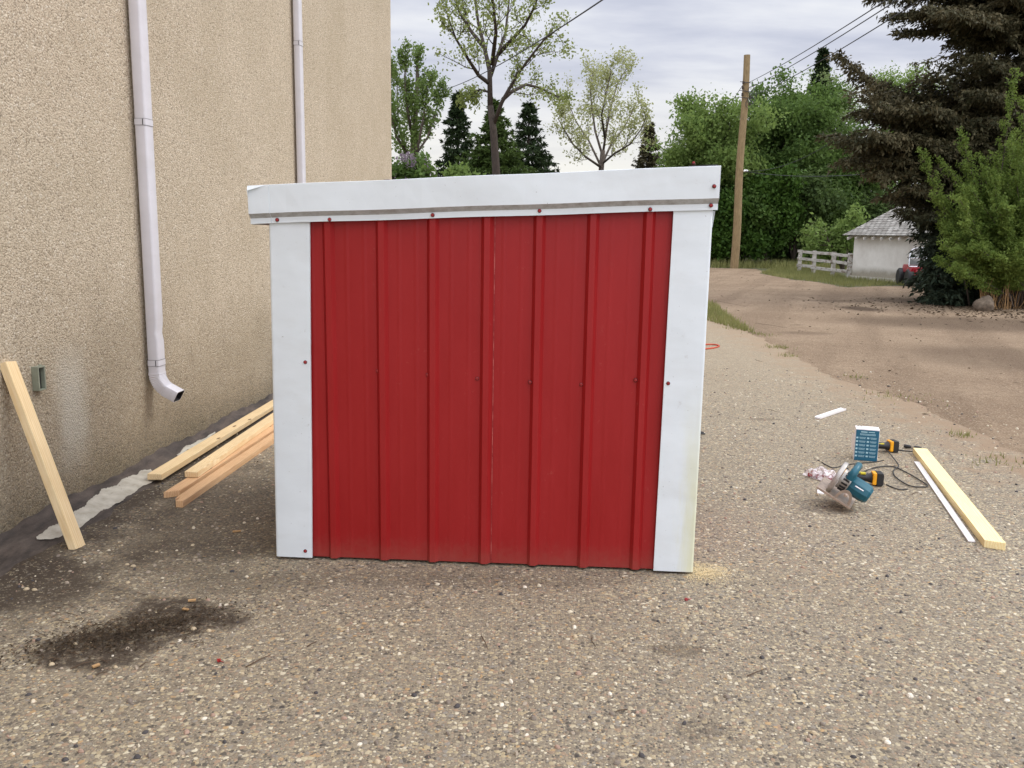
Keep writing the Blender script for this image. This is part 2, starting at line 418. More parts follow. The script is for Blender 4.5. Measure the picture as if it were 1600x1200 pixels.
def white_metal(name='white_painted_steel', base=(225, 231, 234), dirty=0.0, yellow_edge=False):
    mt, n, bs = mat(name)
    p = pos(n)
    a = n.noise(n.vmul(p, (2.5, 2.5, 7)), 1.3, 6, 0.6); s = n.noise(p, 30, 6, 0.7)
    b = sr(*base)
    col = n.mix(n.ramp(a, [(.35, 0.), (.75, 1.)]), b, tuple(x * .94 for x in b))
    col = n.mix(n.math('MULTIPLY', n.ramp(s, [(.60, 0.), (.74, 1.)]), n.ramp(a, [(.5, 0.), (.68, .35)])), col, sr(150, 136, 118))
    col = n.mix(n.math('MULTIPLY', n.ramp(n.noise(n.vmul(p, (1.2, 1.2, 3)), 2.3, 5, .65), [(.52, 0.), (.66, 1.)]), .08), col, sr(176, 166, 150))
    col = n.mix(n.ramp(n.noise(p, 120, 2), [(.74, 0.), (.78, .6)]), col, sr(105, 92, 80))
    if dirty:
        col = n.mix(n.ramp(s, [(.25, dirty), (.6, dirty * .55)]), col, sr(112, 100, 88))
    if yellow_edge:  # yellower towards the lower right edge
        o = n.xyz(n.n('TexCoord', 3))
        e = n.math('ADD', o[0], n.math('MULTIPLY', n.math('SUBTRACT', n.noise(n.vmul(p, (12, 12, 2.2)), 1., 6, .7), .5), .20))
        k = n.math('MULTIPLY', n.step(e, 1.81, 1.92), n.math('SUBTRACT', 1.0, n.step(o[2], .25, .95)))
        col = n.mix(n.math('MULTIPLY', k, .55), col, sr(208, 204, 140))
    n.put(bs.inputs['Base Color'], col); bs.inputs['Roughness'].default_value = 0.4; bs.inputs['Specular IOR Level'].default_value = 0.35
    n.put(bs.inputs['Normal'], n.n('Bump', Strength=0.35, Distance=0.02, Height=n.noise(n.vmul(p, (1, 1, 1.2)), 5, 2)))
    return mt


def leafmat(name, c1, c2, trans=0.35, rough=0.6, low=None):
    mt, n, bs = mat(name)
    t = n.n('Attribute', 2, props=dict(attribute_name='tint'))
    p = pos(n); z = n.noise(p, 0.55, 3)
    f = n.math('ADD', n.math('MULTIPLY', t, .55), n.math('MULTIPLY', n.ramp(z, [(.3, 0.), (.7, 1.)]), .45))
    col = n.mix(f, c1, c2)
    if low:                                  # the skirt keeps green needles, the upper boughs carry brown cones
        col = n.mix(n.step(n.math('ADD', n.xyz(p)[2], n.math('MULTIPLY', z, 2.2)), 2.1, 4.2), n.mix(t, *low), col)
    n.put(bs.inputs['Base Color'], col); bs.inputs['Roughness'].default_value = rough; bs.inputs['Specular IOR Level'].default_value = 0.12
    tr = n.n('BsdfTranslucent', Color=n.mix(.5, col, tuple(min(1, x * 1.5) for x in c2)))
    ms = n.t.nodes.new('ShaderNodeMixShader'); ms.inputs[0].default_value = trans
    n.t.links.new(bs.outputs[0], ms.inputs[1]); n.t.links.new(tr, ms.inputs[2])
    n.t.links.new(ms.outputs[0], [x for x in n.t.nodes if x.type == 'OUTPUT_MATERIAL'][0].inputs[0])
    return mt


def bark(name, c1, c2, sc=6):
    mt, n, bs = mat(name)
    p = pos(n); a = n.noise(n.vmul(p, (6, 6, 1)), sc, 5, .7)
    n.put(bs.inputs['Base Color'], n.mix(n.ramp(a, [(.3, 0.), (.7, 1.)]), c1, c2)); bs.inputs['Roughness'].default_value = .9
    n.put(bs.inputs['Normal'], n.n('Bump', Strength=.6, Distance=.03, Height=a))
    return mt


M = {}
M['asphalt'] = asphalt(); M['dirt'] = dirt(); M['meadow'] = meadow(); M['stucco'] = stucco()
M['pine'] = wood('pine_board', sr(240, 216, 172), sr(228, 194, 142))
M['fir'] = wood('fir_board', sr(228, 190, 146), sr(212, 164, 118))
M['pale_pine'] = wood('pale_pine_board', sr(252, 234, 182), sr(243, 216, 152), knots=False)
M['red'] = red_metal(); M['white'] = white_metal(); M['white_yellow_edge'] = white_metal('white_painted_steel_yellow_edge', yellow_edge=True)
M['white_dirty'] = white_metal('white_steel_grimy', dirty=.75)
M['screw'] = simple('red_screw_paint', sr(150, 32, 32), .4)
mt, n, bs = mat('chipped_red_edge'); p = pos(n)
n.put(bs.inputs['Base Color'], n.mix(n.ramp(n.noise(n.vmul(p, (1, 1, 14)), 1.0, 5, .7), [(.44, 0.), (.60, 1.)]), (.26, .014, .015), sr(196, 104, 96))); bs.inputs['Roughness'].default_value = .6; M['chip'] = mt
M['washer'] = simple('rubber_washer', sr(70, 22, 24), .8)
M['plywood'] = wood('plywood', sr(190, 150, 100), sr(165, 124, 80), False)
M['spout'] = white_metal('lavender_white_aluminium', (214, 211, 214))
M['spoutdark'] = simple('spout_inside', sr(40, 38, 40), .8)
M['tin'] = simple('grey_green_tin', sr(140, 144, 126), .55, .2)
M['teal'] = simple('teal_plastic', sr(16, 88, 104), .36, scale=60)
M['tealprint'] = simple('teal_printed_card', sr(22, 92, 118), .5, var=.06)
M['card'] = simple('white_card', sr(238, 230, 226), .6, var=.03)
M['print'] = simple('white_print', sr(170, 205, 212), .6, var=.03)
M['black'] = simple('black_plastic', sr(34, 33, 33), .5)
M['cable'] = simple('black_rubber', sr(44, 42, 40), .6)
M['yellow'] = simple('yellow_plastic', sr(236, 164, 24), .4)
M['lime'] = simple('yellow_green_plastic', sr(190, 176, 32), .45)
M['alu'] = simple('cast_aluminium', sr(176, 171, 164), .42, .6, scale=80)
M['steel'] = simple('worn_steel_plate', sr(172, 154, 138), .42, .4, var=.3, scale=25)
M['orange'] = simple('orange_cord', sr(190, 74, 44), .5)
M['paper'] = white_metal('white_strip_vinyl', (232, 228, 226))
M['pole'] = bark('weathered_pole', sr(116, 96, 66), sr(152, 130, 94), 4)
M['wire'] = simple('wire_dark', sr(52, 52, 56), .6)
M['porcelain'] = simple('porcelain', sr(220, 220, 215), .3)
M['bark'] = bark('grey_bark', sr(58, 49, 42), sr(104, 92, 80))
M['barkdark'] = bark('dark_bark', sr(40, 33, 28), sr(74, 62, 52))
M['chrome'] = simple('chrome', (.8, .8, .82), .12, 1.0)
M['vred'] = simple('red_vehicle_paint', sr(140, 24, 34), .3)
M['straw'] = simple('dry_straw', sr(176, 140, 96), .85, var=.3, scale=8)
M['rock'] = simple('granite_rock', sr(108, 95, 80), .9, var=.45, scale=14, bump=1.0)


def tarmat():
    mt, n, bs = mat('bitumen_tar'); p = pos(n); a = n.noise(n.vmul(p, (3, 1, 3)), 4, 6, .65); f = n.noise(p, 90, 4, .7)
    col = n.mix(n.ramp(a, [(.35, 0.), (.65, 1.)]), sr(48, 41, 36), sr(92, 80, 71))
    col = n.mix(n.ramp(f, [(.6, 0.), (.8, .4)]), col, sr(130, 120, 108))
    n.put(bs.inputs['Base Color'], col); bs.inputs['Roughness'].default_value = .75
    n.put(bs.inputs['Normal'], n.n('Bump', Strength=.6, Distance=.012, Height=n.math('ADD', a, n.math('MULTIPLY', f, .3)))); return mt
def cementmat():
    mt, n, bs = mat('pale_mortar'); p = pos(n); a = n.noise(p, 14, 6, .65); f = n.noise(n.vmul(p, (30, 8, 8)), 3, 3)
    col = n.mix(n.ramp(a, [(.3, 0.), (.7, 1.)]), sr(158, 150, 134), sr(196, 190, 175))
    col = n.mix(n.ramp(f, [(.66, 0.), (.72, .5)]), col, sr(110, 102, 92))
    n.put(bs.inputs['Base Color'], col); bs.inputs['Roughness'].default_value = .85
    n.put(bs.inputs['Normal'], n.n('Bump', Strength=.4, Distance=.006, Height=a)); return mt
M['tar'] = tarmat(); M['cement'] = cementmat()


# ------------------------------------------------------------------ ground sheets
rng = np.random.default_rng(7); rnd = random.Random(7)
def sheet(name, poly, z, mt, thick=0.0):
    b = MB()
    n = len(poly)
    vs = [(x, y, z) for x, y in poly]
    b.add(vs, [tuple(range(n))])
    o = b.build(name, mt)
    return tag(o, kind='structure')
sheet('ground', [(-700, -300), (700, -300), (700, 1200), (-700, 1200)], -0.008, M['meadow'])
lane = [(3.0, -10), (14, -10), (15.5, 8), (14.2, 18), (13.2, 24), (13.0, 29)]
for px in ((1415, 447), (1370, 447), (1320, 449), (1280, 441), (1240, 437), (1205, 431), (1188, 427)):
    g = G(*px); lane.append((g.x, g.y))
lane += [(11.5, 41.5), (8.0, 43.0), (2.0, 44.0), (-14, 44.5), (-14, 22), (0, 20), (3.0, 19)]
def ragged(poly, step, amp, seed):
    r = random.Random(seed); out = []
    for i, p in enumerate(poly):
        q = poly[(i + 1) % len(poly)]; L = math.hypot(q[0] - p[0], q[1] - p[1]); k = max(1, int(L / step))
        for j in range(k):
            t = j / k
            out.append((p[0] + (q[0] - p[0]) * t + r.uniform(-amp, amp), p[1] + (q[1] - p[1]) * t + r.uniform(-amp, amp)))
    return out
sheet('dirt_lane', ragged(lane, 0.6, 0.12, 3), -0.004, M['dirt'])
dr = [(-3.6, -8), (3.6, -8), (3.65, 5.9), (3.75, 8), (3.5, 9.5), (3.7, 12), (3.9, 17.0), (1.5, 17.8), (-3.0, 17.6)]
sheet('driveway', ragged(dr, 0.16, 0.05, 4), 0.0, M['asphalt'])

# ------------------------------------------------------------------ building on the left
WA = G(30, 838); WB = G(420, 628); WD = (WB - WA).normalized(); WN = Vector((WD.y, -WD.x, 0))
LEN = 8.72                                    # far corner, from WA
def WP(s, nrm, z): return WA + WD * s + WN * nrm + Vector((0, 0, z))
bld = thing('stucco_building', 'tall beige pebbledash building with two white downspouts, left of the red shed', 'building', loc=WP(0, 0, 0))
bi = bld.matrix_world.inverted() if False else Matrix.Translation(-WP(0, 0, 0))
def loc_build(b, name, mt, parent, **k):
    """mesh given in world coordinates, parented to an unrotated empty"""
    off = Vector((0, 0, 0)); q = parent
    while q is not None: off += q.location; q = q.parent
    b.v = [tuple(Vector(v) - off) for v in b.v]
    return b.build(name, mt, parent, **k)
b = MB(); HB = 6.6
b.add([WP(-11, 0, -.05), WP(LEN, 0, -.05), WP(LEN, -9, -.05), WP(-11, -9, -.05), WP(-11, 0, HB), WP(LEN, 0, HB), WP(LEN, -9, HB), WP(-11, -9, HB)],
      [(0, 1, 5, 4), (1, 2, 6, 5), (2, 3, 7, 6), (3, 0, 4, 7), (4, 5, 6, 7)])
loc_build(b, 'wall', M['stucco'], bld, bevel=0.02)
b = MB(); b.box((0, 0, 0), (LEN + 12, 10.0, .3), frame((0, 0, 0), WD, z=(0, 0, 1)).to_3x3()); b.v = [tuple(Vector(v) + WP((LEN - 11) / 2, -4.5, HB + .16)) for v in b.v]
loc_build(b, 'roof', M['white_dirty'], bld)

def ring_rect(c, ax, ay, hw, hd, r=.012):
    """rounded-rectangle ring: half-width hw along ax, half-depth hd along ay"""
    out = []
    for sx, sy, a0 in ((1, 1, 0), (-1, 1, 90), (-1, -1, 180), (1, -1, 270)):
        for k in range(3):
            a = R(a0 + 45 * k)
            out.append(c + ax * (sx * (hw - r) + r * math.cos(a)) + ay * (sy * (hd - r) + r * math.sin(a)))
    return out
def loft(b, rings, cap0=True, cap1=True, mi=0):
    n = len(rings[0]); vs = [v for r in rings for v in r]
    fs = [(i * n + j, i * n + (j + 1) % n, (i + 1) * n + (j + 1) % n, (i + 1) * n + j) for i in range(len(rings) - 1) for j in range(n)]
    if cap0: fs.append(tuple(reversed(range(n))))
    if cap1: fs.append(tuple(range((len(rings) - 1) * n, len(rings) * n)))
    b.add(vs, fs, mi)
ZU = Vector((0, 0, 1))
def downspout(s0, zend, hw, hd, straps, elbow):
    n0 = .018 + hd
    b = MB(); rings = []
    zs = [HB - .1, 4.5] + [3.0 - i * .05 for i in range(int((3.0 - zend) / .05) + 1)]
    r2 = random.Random(5)
    zs.append(zend)
    for z in zs:
        dent = math.exp(-((z - .86) / .035) ** 2) * .010 if elbow else 0
        rg = ring_rect(WP(s0, n0, z), WD, WN, hw, hd)
        if dent:
            rg = [p - WN * (dent if (p - WP(s0, n0, z)).dot(WN) > hd * .5 else 0) for p in rg]
        rings.append(rg)
    loft(b, rings)
    sp = loc_build(b, 'downspout', M['spout'], bld, smooth=True, autosm=50)
    for z in straps:
        b = MB(); loft(b, [ring_rect(WP(s0, n0, z + d), WD, WN, hw + .002, hd + .002) for d in (-.019, .019)])
        loc_build(b, 'strap', M['spout'], sp, smooth=True, autosm=40)
        b = MB()
        for d in (-.020, .0185): loft(b, [ring_rect(WP(s0, n0, z + d + e), WD, WN, hw + .0028, hd + .0028) for e in (0, .0015)])
        b.box(WP(s0 - hw - .003, n0 + hd * .55, z), (.004, .004, .034))
        loc_build(b, 'seam', M['cable'], sp)
    if elbow:
        b = MB(); rings = []; N = 26
        c = WP(s0, n0, zend); Rb = .13
        for i in range(N + 1):
            a = R(62) * i / N
            pc = c + WN * (Rb * (1 - math.cos(a))) - ZU * (Rb * math.sin(a))
            ay = WN * math.cos(a) + ZU * math.sin(a)
            g_ = (.0035 if i % 2 else 0) * (1 if 2 < i < N - 2 else 0)
            rings.append(ring_rect(pc, WD, ay, hw + .002 - g_ * .5, hd + .002 - g_))
        t = WN * math.sin(R(62)) - ZU * math.cos(R(62))
        rings.append([p + t * .075 for p in rings[-1]])
        inner = [c2 + (p - c2) * .93 for c2 in [sum(rings[-1], Vector()) / len(rings[-1])] for p in rings[-1]]
        rings.append(inner); rings.append([p - t * .05 for p in inner])
        loft(b, rings[:-1], cap1=False)
        nb = len(b.f); loft(b, rings[-2:], cap0=False, mi=1)
        loc_build(b, 'elbow', [M['spout'], M['spoutdark']], sp, smooth=True, autosm=25)
    return sp
downspout(1.385, .60, .050, .036, (2.13, .665), True)
downspout(4.43, .60, .045, .032, (3.2, .7), True)

# small grey-green metal outlet box on the wall
b = MB(); s0, zc_ = .225, .752
Mw = frame((0, 0, 0), WD, z=WN).to_3x3()       # local x along wall, z out of wall, y = up/down
for sx in (-1, 1): b.box(WP(s0 + sx * .0255, .018, zc_), (.009, .122, .036), Mw)
b.box(WP(s0, .008, zc_), (.042, .120, .010), Mw); b.box(WP(s0, .020, zc_ + .057), (.042, .008, .034), Mw); b.box(WP(s0, .020, zc_ - .058), (.042, .006, .030), Mw)
b.box(WP(s0 + .040, .004, zc_), (.020, .128, .006), Mw)
loc_build(b, 'outlet_box', M['tin'], bld, bevel=.002)
b = MB(); b.box(WP(s0 + .006, .0165, zc_), (.016, .106, .006), Mw); loc_build(b, 'slot', M['black'], bld)

# tar flashing at the wall foot (a low ragged fillet)
def tarw(s):
    return .21 + .045 * math.sin(s * 2.3 + .5) + .025 * math.sin(s * 7.1) + .012 * math.sin(s * 23) + (.05 if s < .1 else 0)
def tarz(u, s):
    wv = tarw(s); t = min(1, max(0, u / wv)); return (.058 + .012 * math.sin(s * 5.3) + .006 * math.sin(s * 31)) * (1 - t) ** 1.5 + .004 * (1 - t) + .003
b = MB(); ns = 420; nu = 9; vs = []
for i in range(ns + 1):
    s = -4 + (LEN + 3.9) * i / ns
    for j in range(nu + 1):
        u = tarw(s) * j / nu
        z = tarz(u, s) + (.004 * math.sin(s * 17 + j) if 0 < j < nu else 0)
        if j == nu: z = -.004
        vs.append(WP(s, u + .001, max(z, .002) if j < nu else z))
fs = [(i * (nu + 1) + j, (i + 1) * (nu + 1) + j, (i + 1) * (nu + 1) + j + 1, i * (nu + 1) + j + 1) for i in range(ns) for j in range(nu)]
b.add(vs, fs); tag(b.build('tar_flashing', M['tar'], smooth=True), kind='structure')

# smear of pale mortar over the tar edge
def smear(name, pxl, seed):
    r = random.Random(seed); b = MB()
    up, lo = pxl; n = 120; vs = []
    def samp(pl, t):
        f = t * (len(pl) - 1); i = min(int(f), len(pl) - 2); k = f - i
        return G(pl[i][0] + (pl[i + 1][0] - pl[i][0]) * k, pl[i][1] + (pl[i + 1][1] - pl[i][1]) * k)
    for i in range(n + 1):
        t = i / n; a = samp(up, t); c = samp(lo, t)
        d = (c - a)
        wv = math.sin(t * 21 + seed) * .5 + math.sin(t * 47) * .35 + math.sin(t * 93 + 2) * .25
        a = a - d * (.10 * wv + r.uniform(-.03, .03)); c = c + d * (.07 * math.sin(t * 17 + 2) + .04 * math.sin(t * 61) + r.uniform(-.02, .02))
        for j in range(6):
            p = a.lerp(c, j / 5); q = p - WA; u = q.dot(WN); s = q.dot(WD)
            e = .0075 if 0 < j < 5 else .0035
            vs.append(Vector((p.x, p.y, tarz(u, s) * (1 if u < tarw(s) else 0) + e)))
    fs = [(i * 6 + j, (i + 1) * 6 + j, (i + 1) * 6 + j + 1, i * 6 + j + 1) for i in range(n) for j in range(5)]
    b.add(vs, fs); return b.build(name, M['cement'], smooth=True)
tag(smear('mortar_smear', ([(57, 847), (72, 838), (108, 818), (132, 800), (160, 778), (196, 757), (236, 741)], [(58, 849), (86, 846), (104, 838), (140, 818), (175, 792), (205, 775), (244, 752)]), 1), kind='structure')
tag(smear('mortar_smear', ([(276, 717), (290, 706), (306, 698), (322, 690), (336, 681)], [(278, 718), (292, 709), (308, 701), (324, 692), (337, 682)]), 2), kind='structure')

# ------------------------------------------------------------------ the red and white shed
SA = G(433, 872); SB = G(1083, 897); SX = (SB - SA).normalized(); SYv = Vector((-SX.y, SX.x, 0))   # SYv = into the shed
SM = frame(SA, SX, z=(0, 0, 1))
shed = thing('small_shed', 'red ribbed metal shed with white corner trim and sloping white fascia on gravelly asphalt', 'shed', M=SM)
DEP = 1.22; W0, W1 = 0.0, 1.915
def sb(b, name, mt, parent=None, **k): return b.build(name, mt, parent or shed, **k)
def topz(x): return 1.545 + (x / 1.93) * .088
ribs = [.2695, .504, .729, .965, 1.189, 1.418, 1.655]
def profile(x0, x1, ribs_):
    """front profile (x, depth y<0 outward)"""
    pts = [(x0, 0)]
    feats = []
    for r in ribs_:
        feats.append([(r - .027, 0), (r - .0125, -.019), (r + .0125, -.019), (r + .027, 0)])
    allr = [ribs_[0] - .23] + list(ribs_) + [ribs_[-1] + .23]
    for a_, c_ in zip(allr[:-1], allr[1:]):
        for t in (1 / 3, 2 / 3):
            mx = a_ + (c_ - a_) * t
            feats.append([(mx - .012, 0), (mx, -.0008), (mx + .012, 0)])
    for f in sorted(feats, key=lambda f: f[0][0]):
        if f[0][0] > x0 + .002 and f[-1][0] < x1 - .002: pts += f
    pts.append((x1, 0))
    return pts
def sheetmetal(name, x0, x1, y, rr, z0=.012):
    b = MB(); pr = profile(x0, x1, rr); n = len(pr)
    vs = []
    for z in (z0, None):
        for off in (0, .0016):
            vs += [(px, y + py + off, z if z is not None else topz(px) + .05) for px, py in pr]
    fs = []
    for i in range(n - 1):
        fs += [(i, i + 1, 2 * n + i + 1, 2 * n + i), (n + i + 1, n + i, 3 * n + i, 3 * n + i + 1), (i + 1, i, n + i, n + i + 1), (2 * n + i, 2 * n + i + 1, 3 * n + i + 1, 3 * n + i)]
    fs += [(0, 2 * n, 3 * n, n), (n - 1, 2 * n - 1, 4 * n - 1, 3 * n - 1)]
    b.add(vs, fs)
    return sb(b, name, M['red'])
sheetmetal('siding_sheet', .06, .997, .012, ribs[:4])
sheetmetal('siding_sheet', .9985, 1.86, .0145, ribs[4:])
b = MB(); b.box((.9976, .0112, .80), (.0022, .0014, 1.55))      # chipped paint along the lapped edge of the first sheet
sb(b, 'lap_edge', M['chip'])
# body behind the siding: other walls
b = MB()
for (xa, ya, xb, yb, nr) in ((.03, .06, .03, DEP - .03, 5), (W1 - .03, DEP - .03, W1 - .03, .06, 5), (W1 - .06, DEP, .06, DEP, 8)):
    A_ = Vector((xa, ya, 0)); B_ = Vector((xb, yb, 0)); d = (B_ - A_); L = d.length; d.normalize(); nn = Vector((d.y, -d.x, 0)) * -1
    if (A_ + nn - Vector((W1 / 2, DEP / 2, 0))).length < (A_ - Vector((W1 / 2, DEP / 2, 0))).length: nn = -nn
    rr = [L * (i + .5) / nr for i in range(nr)]
    pr = []
    for r in rr: pr += [(r - .027, 0), (r - .0125, .019), (r + .0125, .019), (r + .027, 0)]
    pr = [(0, 0)] + pr + [(L, 0)]
    vs = [A_ + d * u + nn * v + ZU * .01 for u, v in pr] + [A_ + d * u + nn * v + ZU * (topz((A_ + d * u).x) + .04) for u, v in pr]
    n = len(pr); b.add(vs, [(i, i + 1, n + i + 1, n + i) for i in range(n - 1)])
sb(b, 'siding_sheet', M['red'])
b = MB(); b.box((W1 / 2, DEP / 2, .03), (W1 - .08, DEP - .1, .05)); sb(b, 'floor', M['plywood'])
# corner trims: flat L with a small hem
def corner(x0, x1, x0b, x1b, side, mt):
    b = MB(); y = -.012
    zt0, zt1 = topz(x0) + .02, topz(x1) + .02
    r_ = .012; N = 5
    # outline in plan from hem edge to outer edge, then around the corner
    def plan(t0, t1):
        pts = [(t0, y + .012), (t0, y)] if side > 0 else [(t1, y + .012), (t1, y)]
        if side > 0:
            pts += [(t1 - r_ + r_ * math.sin(R(90 * k / N)), y + r_ - r_ * math.cos(R(90 * k / N))) for k in range(N + 1)] + [(t1, .16)]
        else:
            pts += [(t0 + r_ - r_ * math.sin(R(90 * k / N)), y + r_ - r_ * math.cos(R(90 * k / N))) for k in range(N + 1)] + [(t0, .16)]
        return pts
    lo, hi = plan(x0b, x1b), plan(x0, x1); n = len(lo); K_ = 8; vs = []
    for k in range(K_ + 1):
        t = k / K_
        for (a_, c_), (e_, f_) in zip(lo, hi):
            zt = topz(e_) + .02
            bow = .0025 * math.sin(t * 9 + side) * (1 if abs(a_ - lo[1][0]) < .09 else 0)
            vs.append((a_ + (e_ - a_) * t, c_ + (f_ - c_) * t + bow, .013 + (zt - .013) * t))
    b.add(vs, [(k * n + i, k * n + i + 1, (k + 1) * n + i + 1, (k + 1) * n + i) for k in range(K_) for i in range(n - 1)])
    return sb(b, 'corner_trim', mt, smooth=True, autosm=35)
corner(.012, .194, -.002, .169, -1, M['white'])
corner(1.753, 1.918, 1.737, 1.915, 1, M['white_yellow_edge'])
for x, sx in ((0.0, -1), (W1, 1)):
    b = MB(); b.box((x - sx * .07 + sx * .012, DEP + .012, .8), (.16, .004, 1.55)); b.box((x + sx * .014, DEP - .07, .8), (.004, .16, 1.55)); sb(b, 'corner_trim', M['white'])
# fascia: upper face, grimy step back, lower lip
FT0, FT1 = 1.690, 1.797; FB0, FB1 = 1.529, 1.618
def fz(x, v):
    t = (x + .0616) / (1.9346 + .0616)
    top = FT0 + (FT1 - FT0) * t; bot = FB0 + (FB1 - FB0) * t
    return top + (bot - top) * v
def fascia(name, x0, x1, oy, segs, warp=0.0):
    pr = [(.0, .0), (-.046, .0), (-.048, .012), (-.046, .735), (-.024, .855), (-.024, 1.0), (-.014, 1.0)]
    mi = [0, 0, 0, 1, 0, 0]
    b = MB(); n = len(pr)
    for i in range(segs):
        xs = [x0 + (x1 - x0) * (i + k) / segs for k in (0, 1)]
        for j in range(n - 1):
            vs = []
            for x in xs:
                for (yy, v) in (pr[j], pr[j + 1]):
                    wob = .0022 * math.sin(x * 6.3 + v * 3) + .0012 * math.sin(x * 17) + warp * (x - x0) / (x1 - x0)
                    vs.append((x, yy + oy + wob * (1 if yy < -.02 else 0), fz(x, v) + .0012 * math.sin(x * 9)))
            b.add(vs, [(0, 1, 3, 2)], mi[j])
    # closed ends
    for x in (x0, x1):
        vs = [(x, yy + oy + (.0022 * math.sin(x * 6.3 + v * 3) + .0012 * math.sin(x * 17)) * (1 if yy < -.02 else 0), fz(x, v) + .0012 * math.sin(x * 9)) for yy, v in pr] + [(x, .0 + oy, fz(x, 1.0))]
        b.add(vs, [tuple(range(len(vs)))], 0)
    o = sb(b, name, [M['white'], M['white_dirty']])
    bm = bmesh.new(); bm.from_mesh(o.data); bmesh.ops.remove_doubles(bm, verts=bm.verts, dist=.0003); bmesh.ops.recalc_face_normals(bm, faces=bm.faces); bm.to_mesh(o.data); bm.free()
    return o
fascia('fascia', .030, 1.934, 0.0, 26)
fascia('fascia', -.0616, .0295, -.0025, 3)
# bent corner flap at the upper left, side returns of the fascia
b = MB(); b.add([(-.060, -.053, 1.688), (.012, -.053, 1.691), (-.058, -.068, 1.668)], [(0, 1, 2)]); b.add([(-.060, -.0545, 1.6885), (-.058, -.069, 1.667), (-.0605, -.056, 1.64)], [(0, 1, 2)]); sb(b, 'bent_flap', M['white'])
for x, w0 in ((-.0616, -1), (1.934, 1)):
    b = MB(); b.box((x - w0 * .004, DEP / 2 + .02, fz(x, .5) - .006), (.006, DEP + .06, .155)); sb(b, 'fascia', M['white'])
b = MB(); b.box((W1 / 2 + .02, DEP + .05, (fz(.9, .5))), (W1 + .05, .006, .15), Matrix.Rotation(-math.atan2(.107, 1.996), 3, 'Y')); sb(b, 'fascia', M['white'])
b = MB(); b.add([(1.919, .01, fz(1.92, 1.0) - .005), (1.928, .0, fz(1.92, 1.0) - .005), (1.924, .03, fz(1.92, 1) - .075), (1.919, .03, fz(1.92, 1) - .05)], [(0, 1, 2, 3)]); sb(b, 'trim_tab', M['white'])
# roof sheet
b = MB(); xs = []; x = -.055
while x < 1.93:
    xs += [(x, 0), (x + .10, 0), (x + .115, .016), (x + .14, .016), (x + .155, 0)]; x += .229
n = len(xs); vs = [(px, .002, fz(px, 0) - .012 + h) for px, h in xs] + [(px, DEP + .045, fz(px, 0) - .012 + h) for px, h in xs]
b.add(vs, [(i, i + 1, n + i + 1, n + i) for i in range(n - 1)]); sb(b, 'roof', M['red'])
# dark rubber closure strip showing above the high corner
b = MB(); b.box((1.87, .012, fz(1.87, 0) + .004), (.12, .02, .007), Matrix.Rotation(-math.atan2(.107, 1.996), 3, 'Y')); sb(b, 'closure_strip', M['black'])
# hex-head screws with washers
def shed_pt(px, y, yplane):
    d = ray(px, y); inv = SM.inverted(); o_ = inv @ CAM; dd = inv.to_3x3() @ d
    t = (yplane - o_.y) / dd.y; return o_ + dd * t
def screw(p, side=None):
    b = MB(); Mx = Matrix.Rotation(R(90), 3, 'X') if side is None else side
    b.lathe([(.0085, -.004), (.0085, .001), (.0078, .002)], p, Mx, 14, 1)
    b.lathe([(.0074, .002), (.0074, .0028), (.0055, .0034), (.0052, .0075), (.004, .0085)], p, Mx, 6, 0)
    sb(b, 'screw', [M['screw'], M['washer']])
for px, y, yp in ((1116, 291, -.049), (1111, 321, -.026), (843, 329.5, -.026), (676, 336, -.026), (515, 343, -.026), (433, 343.5, -.026), (1016, 327, -.026),
                  (477, 566, -.014), (477, 861, -.014), (1044, 599, -.014),
                  (513, 572, .011 - .006), (590, 579.5, .011), (668, 585.5, .011), (745.5, 591.5, .011), (828, 597, .011 - .006), (908, 601, .0135), (993, 594, .0135 - .006)):
    screw(shed_pt(px, y, yp))
screw(Vector((1.83, .02, fz(1.83, 0) + .016)), Matrix.Rotation(0, 3, 'X'))
screw(Vector((1.937, .09, fz(1.93, 0) - .088)), Matrix.Rotation(R(90), 3, 'Y'))

# sawdust at the foot of the shed
cs = np.array(SA + SX * 1.93); N = 2600
ps = np.stack([rng.normal(.015, .045, N), rng.normal(-.0, .042, N), np.zeros(N)], 1)
ps = ps[(ps[:, 0] > -.035)]
ps[:, :2] *= (1 + .8 * rng.random((len(ps), 1)))
ps = ps + cs; ps[:, 2] = .003 + rng.random(len(ps)) * .004
def chips(ps, lo, hi, asp=.45, flat=.35):
    n = len(ps); a = rng.random(n) * 2 * np.pi; L = lo + (hi - lo) * rng.random(n) ** 2
    u = np.stack([np.cos(a), np.sin(a), rng.normal(0, flat * .5, n)], 1); v = np.stack([-np.sin(a), np.cos(a), rng.normal(0, flat, n)], 1)
    u *= L[:, None]; v *= (L * asp)[:, None]
    return np.stack([ps - u, ps - v, ps + u * .9, ps + v * 1.1], 1).reshape(-1, 3)
M['sawdust'] = leafmat('sawdust', sr(214, 188, 140), sr(238, 222, 182), .1)
tag(np_mesh('sawdust', chips(ps, .0015, .0045), 4, M['sawdust'], tint=rng.random(len(ps))), kind='stuff')

